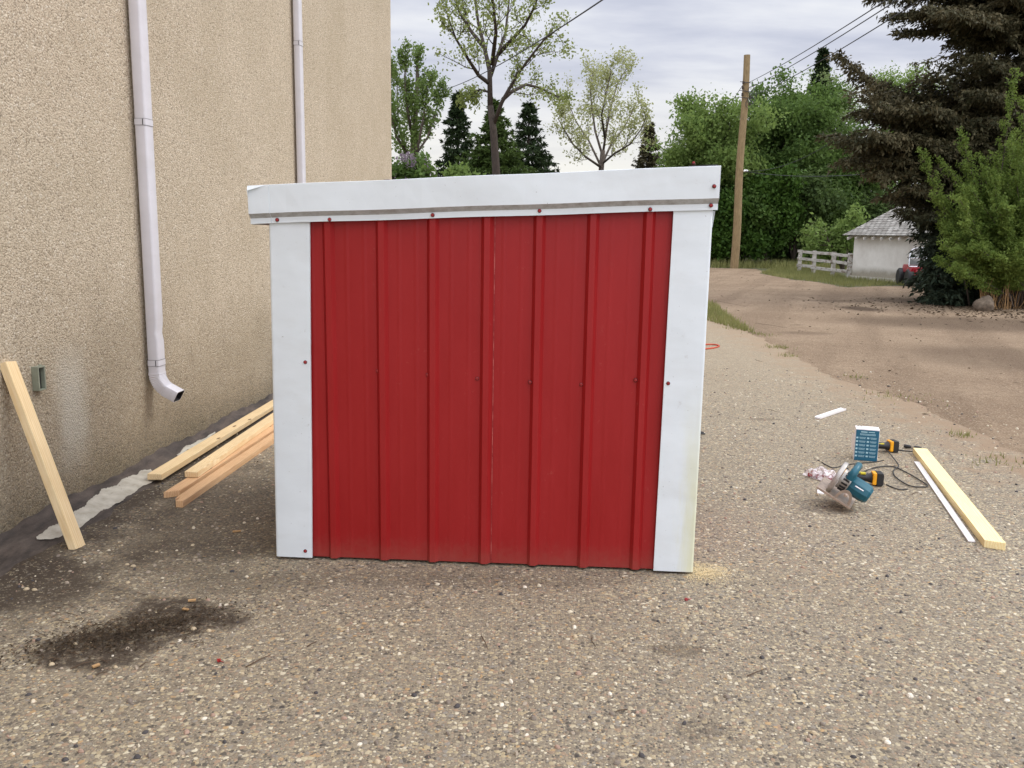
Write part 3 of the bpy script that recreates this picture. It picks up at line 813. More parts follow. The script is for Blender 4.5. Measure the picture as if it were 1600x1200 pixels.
# ------------------------------------------------------------------ boards
def board(name, mt, P0, P1, length, w_, h_, label, group=None, wdir=None, z0=None, endcut=0.0, notch=None, extra=None, cat='board'):
    """P0: near end centre of the underside; axis towards P1"""
    ax = (P1 - P0).normalized()
    if wdir is None: Mx = frame(P0, ax, z=(0, 0, 1))
    else: Mx = frame(P0, ax, y=wdir)
    b = MB()
    prof = [(0 + endcut, -w_ / 2)]
    prof += [(length, -w_ / 2), (length, w_ / 2), (0 - endcut * .0, w_ / 2)]
    if notch: prof = [(0, -w_ / 2), (length, -w_ / 2), (length, w_ / 2)] + notch
    b.prism(prof, 0, h_, lambda u, v, ww: Vector((u, v, ww)))
    o = b.build(name, mt, None, bevel=.003, M=Mx)
    if extra: extra(o)
    return tag(o, label, cat, group)
GB = 'boards in the loose pile by the wall'
board('lumber_board', M['pine'], G(242, 756), G(425, 641), 2.5, .089, .036, 'pale dry board nearest the wall, its end over the pale mortar smear', GB).location.z += .024
board('lumber_board', M['fir'], G(266, 779), G(430, 672), 2.4, .075, .036, 'reddish board with slanted end, half covered by the wane-edged one', GB, endcut=.05)
board('lumber_board', M['fir'], G(277, 793), G(431, 686), 2.6, .066, .038, 'reddish board farthest from the wall, with a splintered split end', GB, notch=[(.10, .033), (.045, .030), (.075, .012), (.0, .008)])
def wane(o):
    bm = bmesh.new(); bm.from_mesh(o.data)
    bmesh.ops.subdivide_edges(bm, edges=[e for e in bm.edges if abs((e.verts[0].co - e.verts[1].co).x) > .5], cuts=60)
    r = random.Random(9)
    for v in bm.verts:
        if v.co.y < -.03 and v.co.z > .02:
            k = max(0, 1 - abs(v.co.x - .35) / .75); v.co.y += k * r.uniform(.004, .016); v.co.z -= k * r.uniform(.002, .012)
    bm.to_mesh(o.data); bm.free()
board('lumber_board', M['pine'], G(299, 746, .038), G(427, 657, .038), 2.2, .080, .036, 'board with a rough barky edge lying on top of the pile', GB, extra=wane)
g1 = G(299, 746, .038); ax1 = (G(427, 657, .038) - g1).normalized()
# leaning board
pb = G(127, 855); pt = WP(.0, .045, .83)
wdir = G(143, 843) - G(122, 856)
board('lumber_board', M['pine'], pb, pt, .945, .075, .040, 'short knotty board leaning upright against the beige stucco wall', None, wdir=wdir, cat='board')
# board at the right
def bknot(o):
    pass
board('lumber_board', M['pale_pine'], G(1553, 857), G(1441, 714), 2.0, .092, .040, 'thick pale yellow board lying alone on the asphalt beside a white strip', None, endcut=-.02)
rb = bpy.data.objects[-1] if False else None
# white strips
def strip(P0, P1, w_, t_, label, gr=None):
    L = (P1 - P0).length; b = MB(); 
    b.prism([(-w_ / 2, 0), (w_ / 2, 0), (w_ / 2, t_), (w_ / 2 - .003, t_ * .7), (-w_ / 2 + .003, t_ * .7), (-w_ / 2, t_)], 0, L, lambda u, v, ww: Vector((ww, u, v)))
    return tag(b.build('trim_strip', M['paper'], None, bevel=.0008, M=frame(P0 + ZU * .003, P1 - P0, z=(0, 0, 1))), label, 'strip', gr)
strip(G(1518, 848), G(1432, 723), .034, .008, 'long thin white strip along the left side of the yellow board')
strip(G(1277, 655), G(1318, 641), .045, .02, 'short white trim offcut lying by itself beyond the blue box')

# ------------------------------------------------------------------ tools on the asphalt
# blue and white carton
c0 = G(1352, 720); ux = (G(1369, 721.5) - G(1335, 719.5)).normalized()
ux = Matrix.Rotation(R(-7), 3, 'Z') @ ux
BM_ = frame(c0, ux, z=(0, 0, 1))
bx = thing('cardboard_box', 'small blue printed carton with white top standing upright behind the circular saw', 'box', M=BM_)
bw, bd_, bh = .152, .105, .222
b = MB(); b.box((0, bd_ / 2, bh / 2), (bw, bd_, bh)); b.build('carton', M['card'], bx, bevel=.002)
b = MB(); b.box((0, -.0012, bh / 2 - .003), (bw - .004, .002, bh - .008)); fp = b.build('front_panel', M['tealprint'], bx)
b = MB()
for k, (x, w_) in enumerate(((-.022, .040), (.026, .040))): b.box((x, -.0028, bh - .020), (w_, .001, .007 if k == 0 else .0045))
for i, z in enumerate((bh - .034, bh - .041)): b.box((0.002, -.0028, z), (.10, .001, .0028))
for col_ in (-.064, .006):
    for r_ in range(6):
        z = bh - .062 - r_ * .0255
        b.box((col_, -.0028, z), (.014, .001, .011))
        for q in range(3): b.box((col_ + .034, -.0028, z + .004 - q * .0048), (.044 - q * .004, .0009, .0018))
b.build('printing', M['print'], fp)
b = MB()
for x in (-.058, -.038): b.box((x, bd_ - .02, bh + .0008), (.009, .012, .001))
b.build('hole', M['black'], bx)
b = MB(); b.box((-.086, .02, bh * .55), (.0012, .04, bh * .5), Matrix.Rotation(R(25), 3, 'Z')); b.build('side_flap', M['card'], bx)

# circular saw: local x = towards its front, y = motor side, z = up from the shoe
sp0 = G(1298, 789)
e_x = Vector((-.48, -.88, 0)).normalized(); e_y = Vector((.88, -.48, 0)).normalized()
rollm = Matrix.Rotation(R(27), 3, e_x * -1)
rollm = Matrix.Rotation(R(-27), 3, e_x)
ax_y = rollm @ e_y; ax_z = rollm @ ZU
if ax_y.z > 0:
    rollm = Matrix.Rotation(R(27), 3, e_x); ax_y = rollm @ e_y; ax_z = rollm @ ZU
Ms = Matrix((e_x, ax_y, ax_z)).transposed().to_4x4()
if e_x.cross(ax_y).dot(ax_z) < 0:           # keep it right handed: build mirrored along x instead
    FLIP = True
    Ms = Matrix((-e_x, ax_y, ax_z)).transposed().to_4x4()
else: FLIP = False
sg = -1 if FLIP else 1                        # local +x*sg = front
Ms.translation = sp0 + ZU * .092 - e_x * 0
saw = thing('circular_saw', 'teal circular saw with silver blade guard tipped onto its motor before the blue carton', 'circular saw', M=Ms)
# shoe plate with blade slot
b = MB()
b.box((sg * .0, -.052, 0), (.27, .045, .004)); b.box((0, .067, 0), (.27, .135, .004)); b.box((sg * .115, -.015, 0), (.04, .029, .0038)); b.box((sg * -.12, -.015, 0), (.03, .029, .0038))
b.box((0, -.0735, .004), (.27, .003, .010)); b.box((sg * .134, .030, .005), (.003, .208, .012))
b.build('base_plate', M['steel'], saw, bevel=.0012)
Ry = Matrix.Rotation(R(-90), 3, 'X')          # lathe axis z -> +y
b = MB(); b.lathe([(.0, -.018), (.085, -.018), (.098, -.014), (.101, -.006), (.101, .008), (.096, .012), (.0, .012)], (0, -.012, .078), Ry, 40)
b.build('blade_guard', M['alu'], saw, smooth=True, autosm=35)
b = MB(); b.lathe([(.0, -.0008), (.088, -.0008), (.090, 0), (.088, .0008), (0, .0008)], (0, -.018, .066), Ry, 48); b.build('blade', M['chrome'], saw)
b = MB(); b.lathe([(.0, .0), (.060, .0), (.060, .034), (.052, .060), (0, .060)], (0, .002, .088), Ry, 28); b.build('gear_case', M['alu'], saw, smooth=True, autosm=35)
b = MB()
for k in range(7):
    a = R(-70 + k * 22); b.box((sg * .0595 * math.cos(a), .036, .088 + .0595 * math.sin(a)), (.010, .036, .010), Matrix.Rotation(-a * sg, 3, 'Y'))
b.build('vent_slots', M['black'], saw)
b = MB(); b.lathe([(.0, .0), (.052, .0), (.056, .012), (.056, .085), (.052, .110), (.040, .124), (.0, .126)], (0, .060, .086), Ry, 10)
mh = b.build('motor_housing', M['teal'], saw, smooth=True, autosm=20)
b = MB(); b.box((sg * .044, .115, .112), (.022, .05, .003), Matrix.Rotation(R(sg * 48), 3, 'Y')); b.build('rating_label', M['card'], mh)
hp = [(sg * .075, .045, .125), (sg * .066, .045, .170), (sg * .035, .045, .196), (sg * -.01, .045, .198), (sg * -.055, .046, .180), (sg * -.085, .048, .145), (sg * -.085, .05, .105), (sg * -.05, .05, .085)]
def smoothpts(p, n=6):
    p = [Vector(q) for q in p]; out = []
    for i in range(len(p) - 1):
        a, b_, c, d = p[max(i - 1, 0)], p[i], p[i + 1], p[min(i + 2, len(p) - 1)]
        for k in range(n):
            t = k / n
            out.append(.5 * ((2 * b_) + (c - a) * t + (2 * a - 5 * b_ + 4 * c - d) * t * t + (3 * b_ - a - 3 * c + d) * t ** 3))
    out.append(p[-1]); return out
hs = smoothpts(hp, 5); b = MB(); b.tube(hs, [.020 + .003 * math.sin(i * .4) for i in range(len(hs))], 12); b.build('handle', M['teal'], saw, smooth=True, autosm=50)
b = MB(); q = [(sg * .132, .03), (sg * .132, .122)]
arc = [(.030 + .046 + .046 * math.cos(R(a)), .004 + .075 * math.sin(R(a))) for a in range(0, 181, 12)]
inn = [(.030 + .046 + .030 * math.cos(R(a)), .012 + .050 * math.sin(R(a))) for a in range(180, -1, -12)]
poly = arc + inn
b.prism(poly, .108, .112, lambda u, v, ww: Vector((sg * ww, u, v))); b.build('bevel_quadrant', M['steel'], saw)
b = MB(); b.lathe([(.0, 0), (.011, 0), (.011, .012), (.006, .016), (0, .016)], (sg * .112, .076, .052), Matrix.Rotation(R(90 * sg), 3, 'Y'), 10); b.build('wing_nut', M['steel'], saw)
SAWM = Ms.copy()

# cordless drills lying on their sides: local x along the grip towards the battery
def drill(P, ang, label, body=True, stripe=True):
    Mx = Matrix.Translation(P) @ Matrix.Rotation(ang, 4, 'Z')
    d = thing('cordless_drill', label, 'drill', 'yellow and black cordless drills', M=Mx)
    b = MB(); b.tube(smoothpts([(-.075, 0, .05), (-.03, 0, .048), (.01, 0, .045), (.035, 0, .045)], 3), [.026, .026, .025, .024, .023, .023, .024, .027, .030, .033], 12); b.build('grip', M['black'], d, smooth=True, autosm=50)
    b = MB(); b.box((.050, 0, .046), (.024, .070, .075)); b.build('battery_seat', M['yellow'], d, bevel=.006)
    b = MB(); b.box((.080, 0, .044), (.036, .074, .082)); b.box((.100, 0, .044), (.008, .060, .066)); b.build('battery', M['black'], d, bevel=.005)
    b = MB(); b.lathe([(.0, -.09), (.024, -.09), (.032, -.08), (.033, .02), (.028, .05), (.022, .055), (.020, .095), (.012, .10), (0, .1)], (-.112, -.0, .052), Matrix.Rotation(R(-90), 3, 'X'), 18)
    b.build('motor_body', M['yellow'], d, smooth=True, autosm=35)
    b = MB(); b.lathe([(.0, 0), (.020, 0), (.021, .03), (.014, .045), (0, .045)], (-.095, .10, .052), Matrix.Rotation(R(-90), 3, 'X'), 12); b.build('chuck', M['black'], d, smooth=True, autosm=35)
    b = MB(); b.box((-.045, .020, .052), (.018, .022, .020)); b.build('trigger', M['black'], d, bevel=.004)
    b = MB(); b.box((-.036, -.004, .073 if stripe else .062), (.07, .030, .010)); b.build('grip_panel', M['lime'], d, bevel=.003)
    return d
drill(G(1351, 757), R(-10), 'yellow and black cordless drill behind the circular saw, battery end showing')
drill(G(1379, 706), R(4), 'black and yellow cordless drill half hidden behind the blue carton', stripe=False)

def gpts(pl, z=.008): return [G(x, y, z) for x, y in pl]
def cord(name, pl, rad, mt, label, cat='cord'):
    b = MB(); pp = smoothpts(gpts(pl, rad + .001), 8); b.tube(pp, rad, 7)
    return tag(b.build(name, mt, smooth=True, autosm=50), label, cat)
hb = SAWM @ Vector((sg * -.08, .05, .10))
b = MB(); pl = [hb, hb + (G(1352, 737, .02) - hb) * .5 + ZU * .005] + gpts([(1352, 736), (1370, 730), (1395, 729), (1420, 740), (1445, 755), (1449, 759), (1443, 761), (1422, 759), (1404, 749), (1396, 740), (1398, 733)]) + [G(1404, 727, .014)] + gpts([(1394, 713), (1384, 702)], .02) + gpts([(1374, 694), (1360, 690)])
b.tube(smoothpts(pl, 7), .0042, 7); tag(b.build('power_cord', M['cable'], smooth=True), 'black power cord looping from the circular saw across the asphalt', 'cord')
cord('power_cord', [(1372, 690), (1382, 697), (1398, 702), (1420, 705), (1434, 705)], .0042, M['cable'], 'black cord running from behind the carton to the yellow board end')
cord('power_cord', [(1385, 757), (1396, 762), (1407, 765), (1418, 764)], .0036, M['cable'], 'short black cable end trailing from the front drill battery')
cord('power_cord', [(1284, 722), (1292, 727), (1303, 731), (1318, 727), (1340, 724), (1365, 722), (1381, 719)], .0032, M['cable'], 'thin black cord lying along the bottom of the blue carton')
# plug pair
b = MB(); p0 = G(1412, 700); dx = (G(1439, 704) - p0).normalized()
pm = frame(p0 + ZU * .016, dx, z=(0, 0, 1)); pg = thing('plug_connector', 'black plug and socket joined end to end near the yellow board', 'plug', M=pm)
b.lathe([(0, 0), (.012, 0), (.014, .012), (.013, .035), (.009, .050), (0, .050)], (0, 0, 0), Matrix.Rotation(R(90), 3, 'Y'), 10); b.build('plug', M['black'], pg, smooth=True, autosm=40)
b = MB(); b.lathe([(0, 0), (.009, 0), (.013, .012), (.012, .04), (.006, .055), (0, .055)], (.068, 0, 0), Matrix.Rotation(R(90), 3, 'Y'), 10); b.build('socket', M['black'], pg, smooth=True, autosm=40)
b = MB(); b.box((.059, .004, 0), (.022, .002, .006)); b.box((.059, -.004, 0), (.022, .002, .006)); b.build('prongs', M['chrome'], pg)

# plastic pouch with red screws
g0 = G(1285, 748); gx = (G(1310, 752) - G(1256, 741)).normalized()
pmx = frame(g0, gx, z=(0, 0, 1))
mt, n, bs = mat('clear_plastic_film')
a = n.noise(n.n('TexCoord', 3), 40, 5, .6)
n.put(bs.inputs['Base Color'], n.mix(n.ramp(a, [(.42, 0.), (.58, 1.)]), sr(232, 212, 212), sr(250, 246, 246))); bs.inputs['Roughness'].default_value = .2
n.put(bs.inputs['Alpha'], n.ramp(a, [(.42, .15), (.60, .8)])); n.put(bs.inputs['Normal'], n.n('Bump', Strength=.7, Distance=.01, Height=a)); M['film'] = mt
bag = thing('plastic_bag', 'clear plastic bag of red screws lying behind the circular saw', 'bag', M=pmx)
nx, ny = 22, 12; vs = []; r = random.Random(4)
for sgn in (1, -1):
    for i in range(nx + 1):
        for j in range(ny + 1):
            u = i / nx; v = j / ny * 2 - 1
            hh = (math.sin(math.pi * min(1, u * .9 + .05)) ** .7) * (1 - v * v) ** .7
            zz = (.062 + .012 * math.sin(u * 17 + v * 5) + .006 * math.sin(u * 31 - v * 11)) * hh if sgn > 0 else .003
            wdt = .075 * (0.35 + .65 * min(1, u * 1.6)) 
            vs.append((-.12 + .24 * u, v * wdt + .004 * math.sin(u * 13), zz + .004))
k = (nx + 1) * (ny + 1); fs = []
for q in (0, 1):
    for i in range(nx):
        for j in range(ny):
            a_ = q * k + i * (ny + 1) + j; fs.append((a_, a_ + 1, a_ + ny + 2, a_ + ny + 1))
b = MB(); b.add(vs, fs); b.build('pouch', M['film'], bag, smooth=True)
b = MB()
for i in range(130):
    u = r.uniform(-.085, .085); v = r.uniform(-.04, .04); z = r.uniform(.006, .026)
    dv = Vector((r.uniform(-1, 1), r.uniform(-1, 1), r.uniform(-.4, .4))).normalized()
    b.tube([(u, v, z), Vector((u, v, z)) + dv * .012], [.0055, .002], 5)
tag(b.build('screws', M['screw'], bag), kind='stuff')
# white offcut under the saw's shoe
b = MB(); b.prism([(-.020, 0), (.020, 0), (.020, .014), (.017, .014), (.017, .004), (-.020, .004)], -.055, .03, lambda u, v, ww: Vector((ww, u, v)))
tag(b.build('trim_strip', M['paper'], M=frame(G(1283, 768), G(1287, 755) - G(1283, 768), z=(0, 0, 1))), 'tiny white trim offcut tucked against the left edge of the saw', 'strip')
# orange cord loop and dark clamp tips peeking from behind the shed
cord('extension_cord', [(1060, 542), (1085, 539), (1110, 538), (1121, 539), (1123, 541), (1112, 544), (1085, 546), (1060, 548)], .010, M['orange'], 'orange extension cord loop peeking out beyond the shed\'s right side')
g1 = G(1098, 679); pc = thing('spring_clamp', 'small black clamp whose two tips stick out behind the shed\'s right edge', 'clamp', M=frame(g1, (1, 0, 0), z=(0, 0, 1)))
for y_, nm in ((.02, 'jaw'), (-.025, 'jaw')):
    b = MB(); b.tube([(-.14, y_ * .2, .012), (-.06, y_ * 1.2, .014), (.012, y_, .012)], [.008, .009, .007], 6); b.build(nm, M['black'], pc)
b = MB(); b.lathe([(0, 0), (.013, 0), (.013, .02), (0, .02)], (-.10, 0, .004), None, 10); b.build('pivot', M['steel'], pc)
# a lost red screw on the asphalt
b = MB(); g1 = G(1072, 938); b.lathe([(0, 0), (.008, 0), (.008, .002), (.005, .003), (.005, .008), (0, .008)], (g1.x, g1.y, .004), Matrix.Rotation(R(70), 3, 'X'), 8); b.tube([(g1.x, g1.y, .006), (g1.x + .025, g1.y + .01, .003)], [.0025, .001], 5)
tag(b.build('loose_screw', M['screw']), 'single red-headed screw dropped on the asphalt before the shed', 'screw')
b = MB(); g1 = G(341, 1034); b.lathe([(0, 0), (.008, 0), (.008, .002), (.005, .003), (.005, .008), (0, .008)], (g1.x, g1.y, .004), Matrix.Rotation(R(60), 3, 'Y'), 8); b.tube([(g1.x, g1.y, .005), (g1.x + .022, g1.y - .008, .003)], [.0025, .001], 5)
tag(b.build('loose_screw', M['screw']), 'single red-headed screw beside the dark soil spill', 'screw')

# ------------------------------------------------------------------ loose stones, litter, twigs, grass
mt, n, bs = mat('loose_pebbles'); t_ = n.n('Attribute', 2, props=dict(attribute_name='tint'))
n.put(bs.inputs['Base Color'], n.ramp(t_, [(0, sr(70, 66, 66)), (.12, sr(124, 112, 100)), (.35, sr(158, 144, 126)), (.55, sr(186, 168, 138)), (.72, sr(164, 136, 118)), (.82, sr(208, 196, 172)), (.955, sr(222, 212, 194))], 'CONSTANT'))
bs.inputs['Roughness'].default_value = .8; M['pebble'] = mt
def pebbles(name, pts, lo, hi):
    """low octahedral stones as triangles"""
    n = len(pts); s = lo + (hi - lo) * rng.random(n) ** 2.5
    a = rng.random(n) * 2 * np.pi
    ux = np.stack([np.cos(a), np.sin(a), np.zeros(n)], 1) * s[:, None]; uy = np.stack([-np.sin(a), np.cos(a), np.zeros(n)], 1) * (s * (.55 + .4 * rng.random(n)))[:, None]
    uz = np.zeros((n, 3)); uz[:, 2] = s * (.35 + .3 * rng.random(n))
    c = pts + uz * .5
    d = .62
    ringd = [c + ux, c + (ux + uy) * d * 1.1, c + uy, c + (-ux + uy) * d, c - ux, c - (ux + uy) * d * 1.05, c - uy, c + (ux - uy) * d]
    top = c + uz + ux * .15; tris = []
    top2 = [c + uz * .85 + (q - c) * .6 for q in ringd]
    for i in range(8):
        j = (i + 1) % 8
        tris += [ringd[i] - uz, ringd[j] - uz, ringd[j], ringd[i] - uz, ringd[j], ringd[i], ringd[i], ringd[j], top2[j], ringd[i], top2[j], top2[i], top2[i], top2[j], top]
    V = np.stack(tris, 1).reshape(-1, 3)
    return np_mesh(name, V, 3, M['pebble'], tint=np.repeat(rng.random(n), 40))
N = 7000
pts = np.stack([rng.uniform(-2.1, 4.2, N), 2.0 + 8 * rng.random(N) ** 1.4, np.zeros(N)], 1)
inside = (pts[:, 1] > 3.7) & (pts[:, 1] < 5.2) & (pts[:, 0] > -1.2) & (pts[:, 0] < .95)
tag(pebbles('loose_gravel', pts[~inside], .0035, .0125), kind='stuff')
M['litter'] = leafmat('dry_leaf_litter', sr(38, 33, 28), sr(104, 86, 66), .15)
g1 = np.array(G(195, 990)); N = 4500
u = rng.normal(0, 1, (N, 2)); pts = np.zeros((N, 3)); pts[:, 0] = g1[0] + u[:, 0] * .17; pts[:, 1] = g1[1] + u[:, 1] * .085 + u[:, 0] * .085; pts[:, 2] = .004 + rng.random(N) * .006
extra = np.stack([-2.2 + .35 * rng.normal(0, 1, 900) + 0.0, rng.uniform(3.2, 8, 900), np.full(900, .004)], 1); extra[:, 0] += .075 * (extra[:, 1] - 4); extra = extra[extra[:, 0] > -2.25 + .075 * (extra[:, 1] - 4)]
more = np.stack([rng.uniform(-2, 9, 2500), rng.uniform(2, 22, 2500), np.full(2500, .004)], 1)
lane_l = np.stack([rng.uniform(3.6, 13, 2600), 6 + 30 * rng.random(2600), np.full(2600, .004)], 1)
lane_s = np.stack([rng.normal(10.5, 1.6, 1500), rng.normal(19.2, 1.6, 1500), np.full(1500, .006)], 1)
pts = np.concatenate([pts, extra, more])
VL = np.concatenate([chips(pts, .002, .010, .35, .5), chips(lane_l, .008, .045, .25, .4), chips(lane_s, .015, .06, .4, .6)])
pts = np.zeros((len(VL) // 4, 3))
tag(np_mesh('leaf_litter', VL, 4, M['litter'], tint=rng.random(len(pts)) ** 1.6), kind='stuff')
M['twig'] = simple('dry_twig', sr(84, 66, 50), .9)
b = MB()
def twig(x0, y0, x1, y1, r_=.0022):
    a = G(x0, y0, .004); c = G(x1, y1, .004); md = (a + c) / 2 + Vector((rnd.uniform(-.01, .01), rnd.uniform(-.01, .01), .004)); b.tube([a, md, c], [r_, r_ * .9, r_ * .4], 5)
for t in ((1168, 1056, 1198, 1044), (752, 993, 762, 1014), (384, 1042, 425, 1022), (925, 995, 932, 1012), (110, 1045, 160, 1030), (150, 1055, 172, 1048), (218, 1042, 236, 1034), (980, 1108, 962, 1112), (1200, 640, 1215, 644), (1252, 488, 1258, 474), (1180, 505, 1230, 512), (1120, 470, 1170, 480), (1234, 508, 1252, 507), (1425, 772, 1440, 770), (1180, 562, 1192, 566), (480, 1010, 495, 1002)):
    twig(*t)
for i in range(70):
    x = rnd.uniform(60, 330); y = 990 + rnd.gauss(0, 30); twig(x, y, x + rnd.uniform(-22, 22), y + rnd.uniform(-6, 6), .0014)
tag(b.build('twigs', M['twig']), kind='stuff')
b = MB(); 
for (x, y, L, a) in ((300, 938, .03, .3), (290, 952, .028, -.4), (150, 1040, .025, .9), (370, 830, .04, .35)):
    g1 = G(x, y, .008); b.box(g1, (L, .011, .006), Matrix.Rotation(a, 3, 'Z') @ Matrix.Rotation(.2, 3, 'X'))
tag(b.build('wood_chips', M['straw']), kind='stuff')

M['grass'] = leafmat('grass_blades', sr(80, 92, 48), sr(150, 146, 94), .3)
def blades(pts, lo, hi, wd):
    n = len(pts); a = rng.random(n) * 2 * np.pi; h = lo + (hi - lo) * rng.random(n)
    lean = np.stack([np.cos(a), np.sin(a), np.zeros(n)], 1) * (h * (.15 + .5 * rng.random(n)))[:, None]
    sd = np.stack([-np.sin(a + .6), np.cos(a + .6), np.zeros(n)], 1) * wd * (.6 + .8 * rng.random(n))[:, None]
    top = pts + lean; top[:, 2] += h
    return np.stack([pts - sd, pts + sd, top], 1).reshape(-1, 3)
def inpoly(poly, n):
    xs = [p[0] for p in poly]; ys = [p[1] for p in poly]; out = []
    while len(out) < n:
        q = np.stack([rng.uniform(min(xs), max(xs), 4 * n), rng.uniform(min(ys), max(ys), 4 * n)], 1)
        ok = np.zeros(len(q), bool); j = len(poly) - 1
        for i in range(len(poly)):
            xi, yi = poly[i]; xj, yj = poly[j]
            c = ((yi > q[:, 1]) != (yj > q[:, 1])) & (q[:, 0] < (xj - xi) * (q[:, 1] - yi) / (yj - yi + 1e-12) + xi)
            ok ^= c; j = i
        out += list(q[ok])
    q = np.array(out[:n]); return np.concatenate([q, np.zeros((n, 1))], 1)
gp = [G(*p) for p in ((1188, 427), (1205, 431), (1240, 437), (1280, 441), (1320, 449), (1370, 447), (1415, 446), (1412, 443), (1330, 436), (1300, 428), (1245, 420), (1210, 421))]
VV = [blades(inpoly([(p.x, p.y) for p in gp], 8000), .04, .20, .010)]
gp = [G(*p) for p in ((1100, 470), (1120, 478), (1132, 488), (1150, 502), (1170, 514), (1180, 522), (1150, 514), (1100, 500))]
q = inpoly([(p.x, p.y) for p in gp], 1700); q = q[rng.random(len(q)) < np.clip(1.4 - (q[:, 0] - 3.0) * .35, .2, 1)]
VV.append(blades(q, .02, .14, .008))
for (x, y, nb, rr) in ((1152, 513, 160, .12), (1213, 543, 120, .1), (1502, 681, 60, .05), (1190, 523, 100, .12), (1230, 556, 60, .08), (1340, 590, 40, .06), (1400, 622, 60, .15), (1560, 720, 60, .12)):
    g1 = np.array(G(x, y)); q = rng.normal(0, rr, (nb, 3)) + g1; q[:, 2] = 0; VV.append(blades(q, .01, .06, .004))
q = np.stack([rng.uniform(-12, 16, 16000), rng.uniform(42.3, 48, 16000), np.zeros(16000)], 1); VV.append(blades(q, .1, .5, .02))
V = np.concatenate(VV); tag(np_mesh('grass', V, 3, M['grass'], tint=rng.random(len(V) // 3)), kind='stuff')

# ------------------------------------------------------------------ trees
def rand_perp(d, r):
    v = Vector((r.gauss(0, 1), r.gauss(0, 1), r.gauss(0, 1))); v -= d * v.dot(d)
    return v.normalized()
class Tree:
    def __init__(s, seed): s.r = random.Random(seed); s.wood = MB(); s.tw = []; s.g = np.random.default_rng(seed)
    def limb(s, pts, r0, r1, k=7):
        n = len(pts); s.wood.tube(pts, [r0 + (r1 - r0) * i / (n - 1) for i in range(n)], k)
    def grow(s, p, d, L, r0, lvl, top, ang=45, up=.12, ratio=.62, kids=6, wig=.16, start=.25):
        r = s.r; n = 5 if lvl < top else 4; pts = [p]; d = d.normalized()
        for i in range(n):
            d = (d + Vector((r.gauss(0, wig), r.gauss(0, wig), r.gauss(0, wig) + up))).normalized(); pts.append(pts[-1] + d * (L / n))
        s.limb(pts, r0, r0 * .35, 6 if lvl < 2 else (4 if lvl < top else 3))
        s.kids(pts, L, r0, lvl, top, ang, up, ratio, kids, wig, start)
    def kids(s, pts, L, r0, lvl, top, ang=45, up=.12, ratio=.62, kids=6, wig=.16, start=.25):
        r = s.r; n = len(pts) - 1
        if lvl >= top:
            s.tw += pts[1:]; return
        for c in range(kids):
            t = start + (1 - start) * (c + r.random()) / kids; f = t * n; i = min(int(f), n - 1)
            q = pts[i].lerp(pts[i + 1], f - i); dd = (pts[i + 1] - pts[i]).normalized()
            a = R(ang) * r.uniform(.6, 1.25); dn = dd * math.cos(a) + rand_perp(dd, r) * math.sin(a)
            s.grow(q, dn, L * ratio * (1.15 - .5 * t) * r.uniform(.75, 1.2), r0 * .5 * (1.1 - .5 * t), lvl + 1, top, ang, up, ratio, kids, wig, .2)
        s.tw += [pts[-1]]
    def leaves(s, per, spread, size, asp=.6, keep=1.0):
        P_ = np.array([tuple(v) for v in s.tw]); g = s.g
        if keep < 1: P_ = P_[g.random(len(P_)) < keep]
        P_ = np.repeat(P_, per, 0) + g.normal(0, spread, (len(P_) * per, 3)); n = len(P_)
        u = g.normal(0, 1, (n, 3)); u /= np.linalg.norm(u, axis=1)[:, None]; v = np.cross(u, g.normal(0, 1, (n, 3))); v /= np.linalg.norm(v, axis=1)[:, None]
        sz = size * (.55 + .9 * g.random(n)); u *= sz[:, None]; v *= (sz * asp)[:, None]
        return np.stack([P_ - u, P_ - v + u * .2, P_ + u, P_ + v + u * .2], 1).reshape(-1, 3)
    def finish(s, name, base, label, group, leafV, lm, bm_, cat='tree'):
        t = thing(name, label, cat, group, loc=base)
        loc_build(s.wood, 'trunk', bm_, t, smooth=True)
        V = leafV - np.array(base); n = len(V) // 4
        np_mesh('crown', V, 4, lm, t, tint=s.g.random(n))
        return t
GT = 'trees in the row behind the yard'
L_pale = leafmat('pale_spring_leaves', (.13, .175, .045), (.27, .30, .10), .4)
L_fresh = leafmat('fresh_green_leaves', (.095, .155, .038), (.215, .29, .08), .4)
L_mid = leafmat('mid_green_leaves', (.042, .080, .020), (.135, .205, .050), .35)
L_deep = leafmat('deep_green_leaves', (.024, .058, .010), (.085, .15, .026), .3)
L_dull = leafmat('dull_olive_leaves', (.034, .062, .018), (.105, .15, .045), .3)
L_lilac = leafmat('lilac_blossom', (.20, .15, .19), (.36, .29, .34), .3)
L_spr = leafmat('spruce_needles', (.013, .027, .010), (.042, .062, .020), .08)
L_cedar = leafmat('cedar_needles', (.030, .055, .012), (.085, .125, .030), .15)
L_spr2 = leafmat('old_spruce_needles', (.026, .032, .015), (.118, .094, .048), .08, low=((.016, .028, .018), (.052, .070, .042)))

def pxtree(guides, Y, dy=None):
    """pixel polylines -> points in the tree's own depth range"""
    return [[AT(x, y, Y + (z if z else 0)) for (x, y, z) in g] for g in guides]
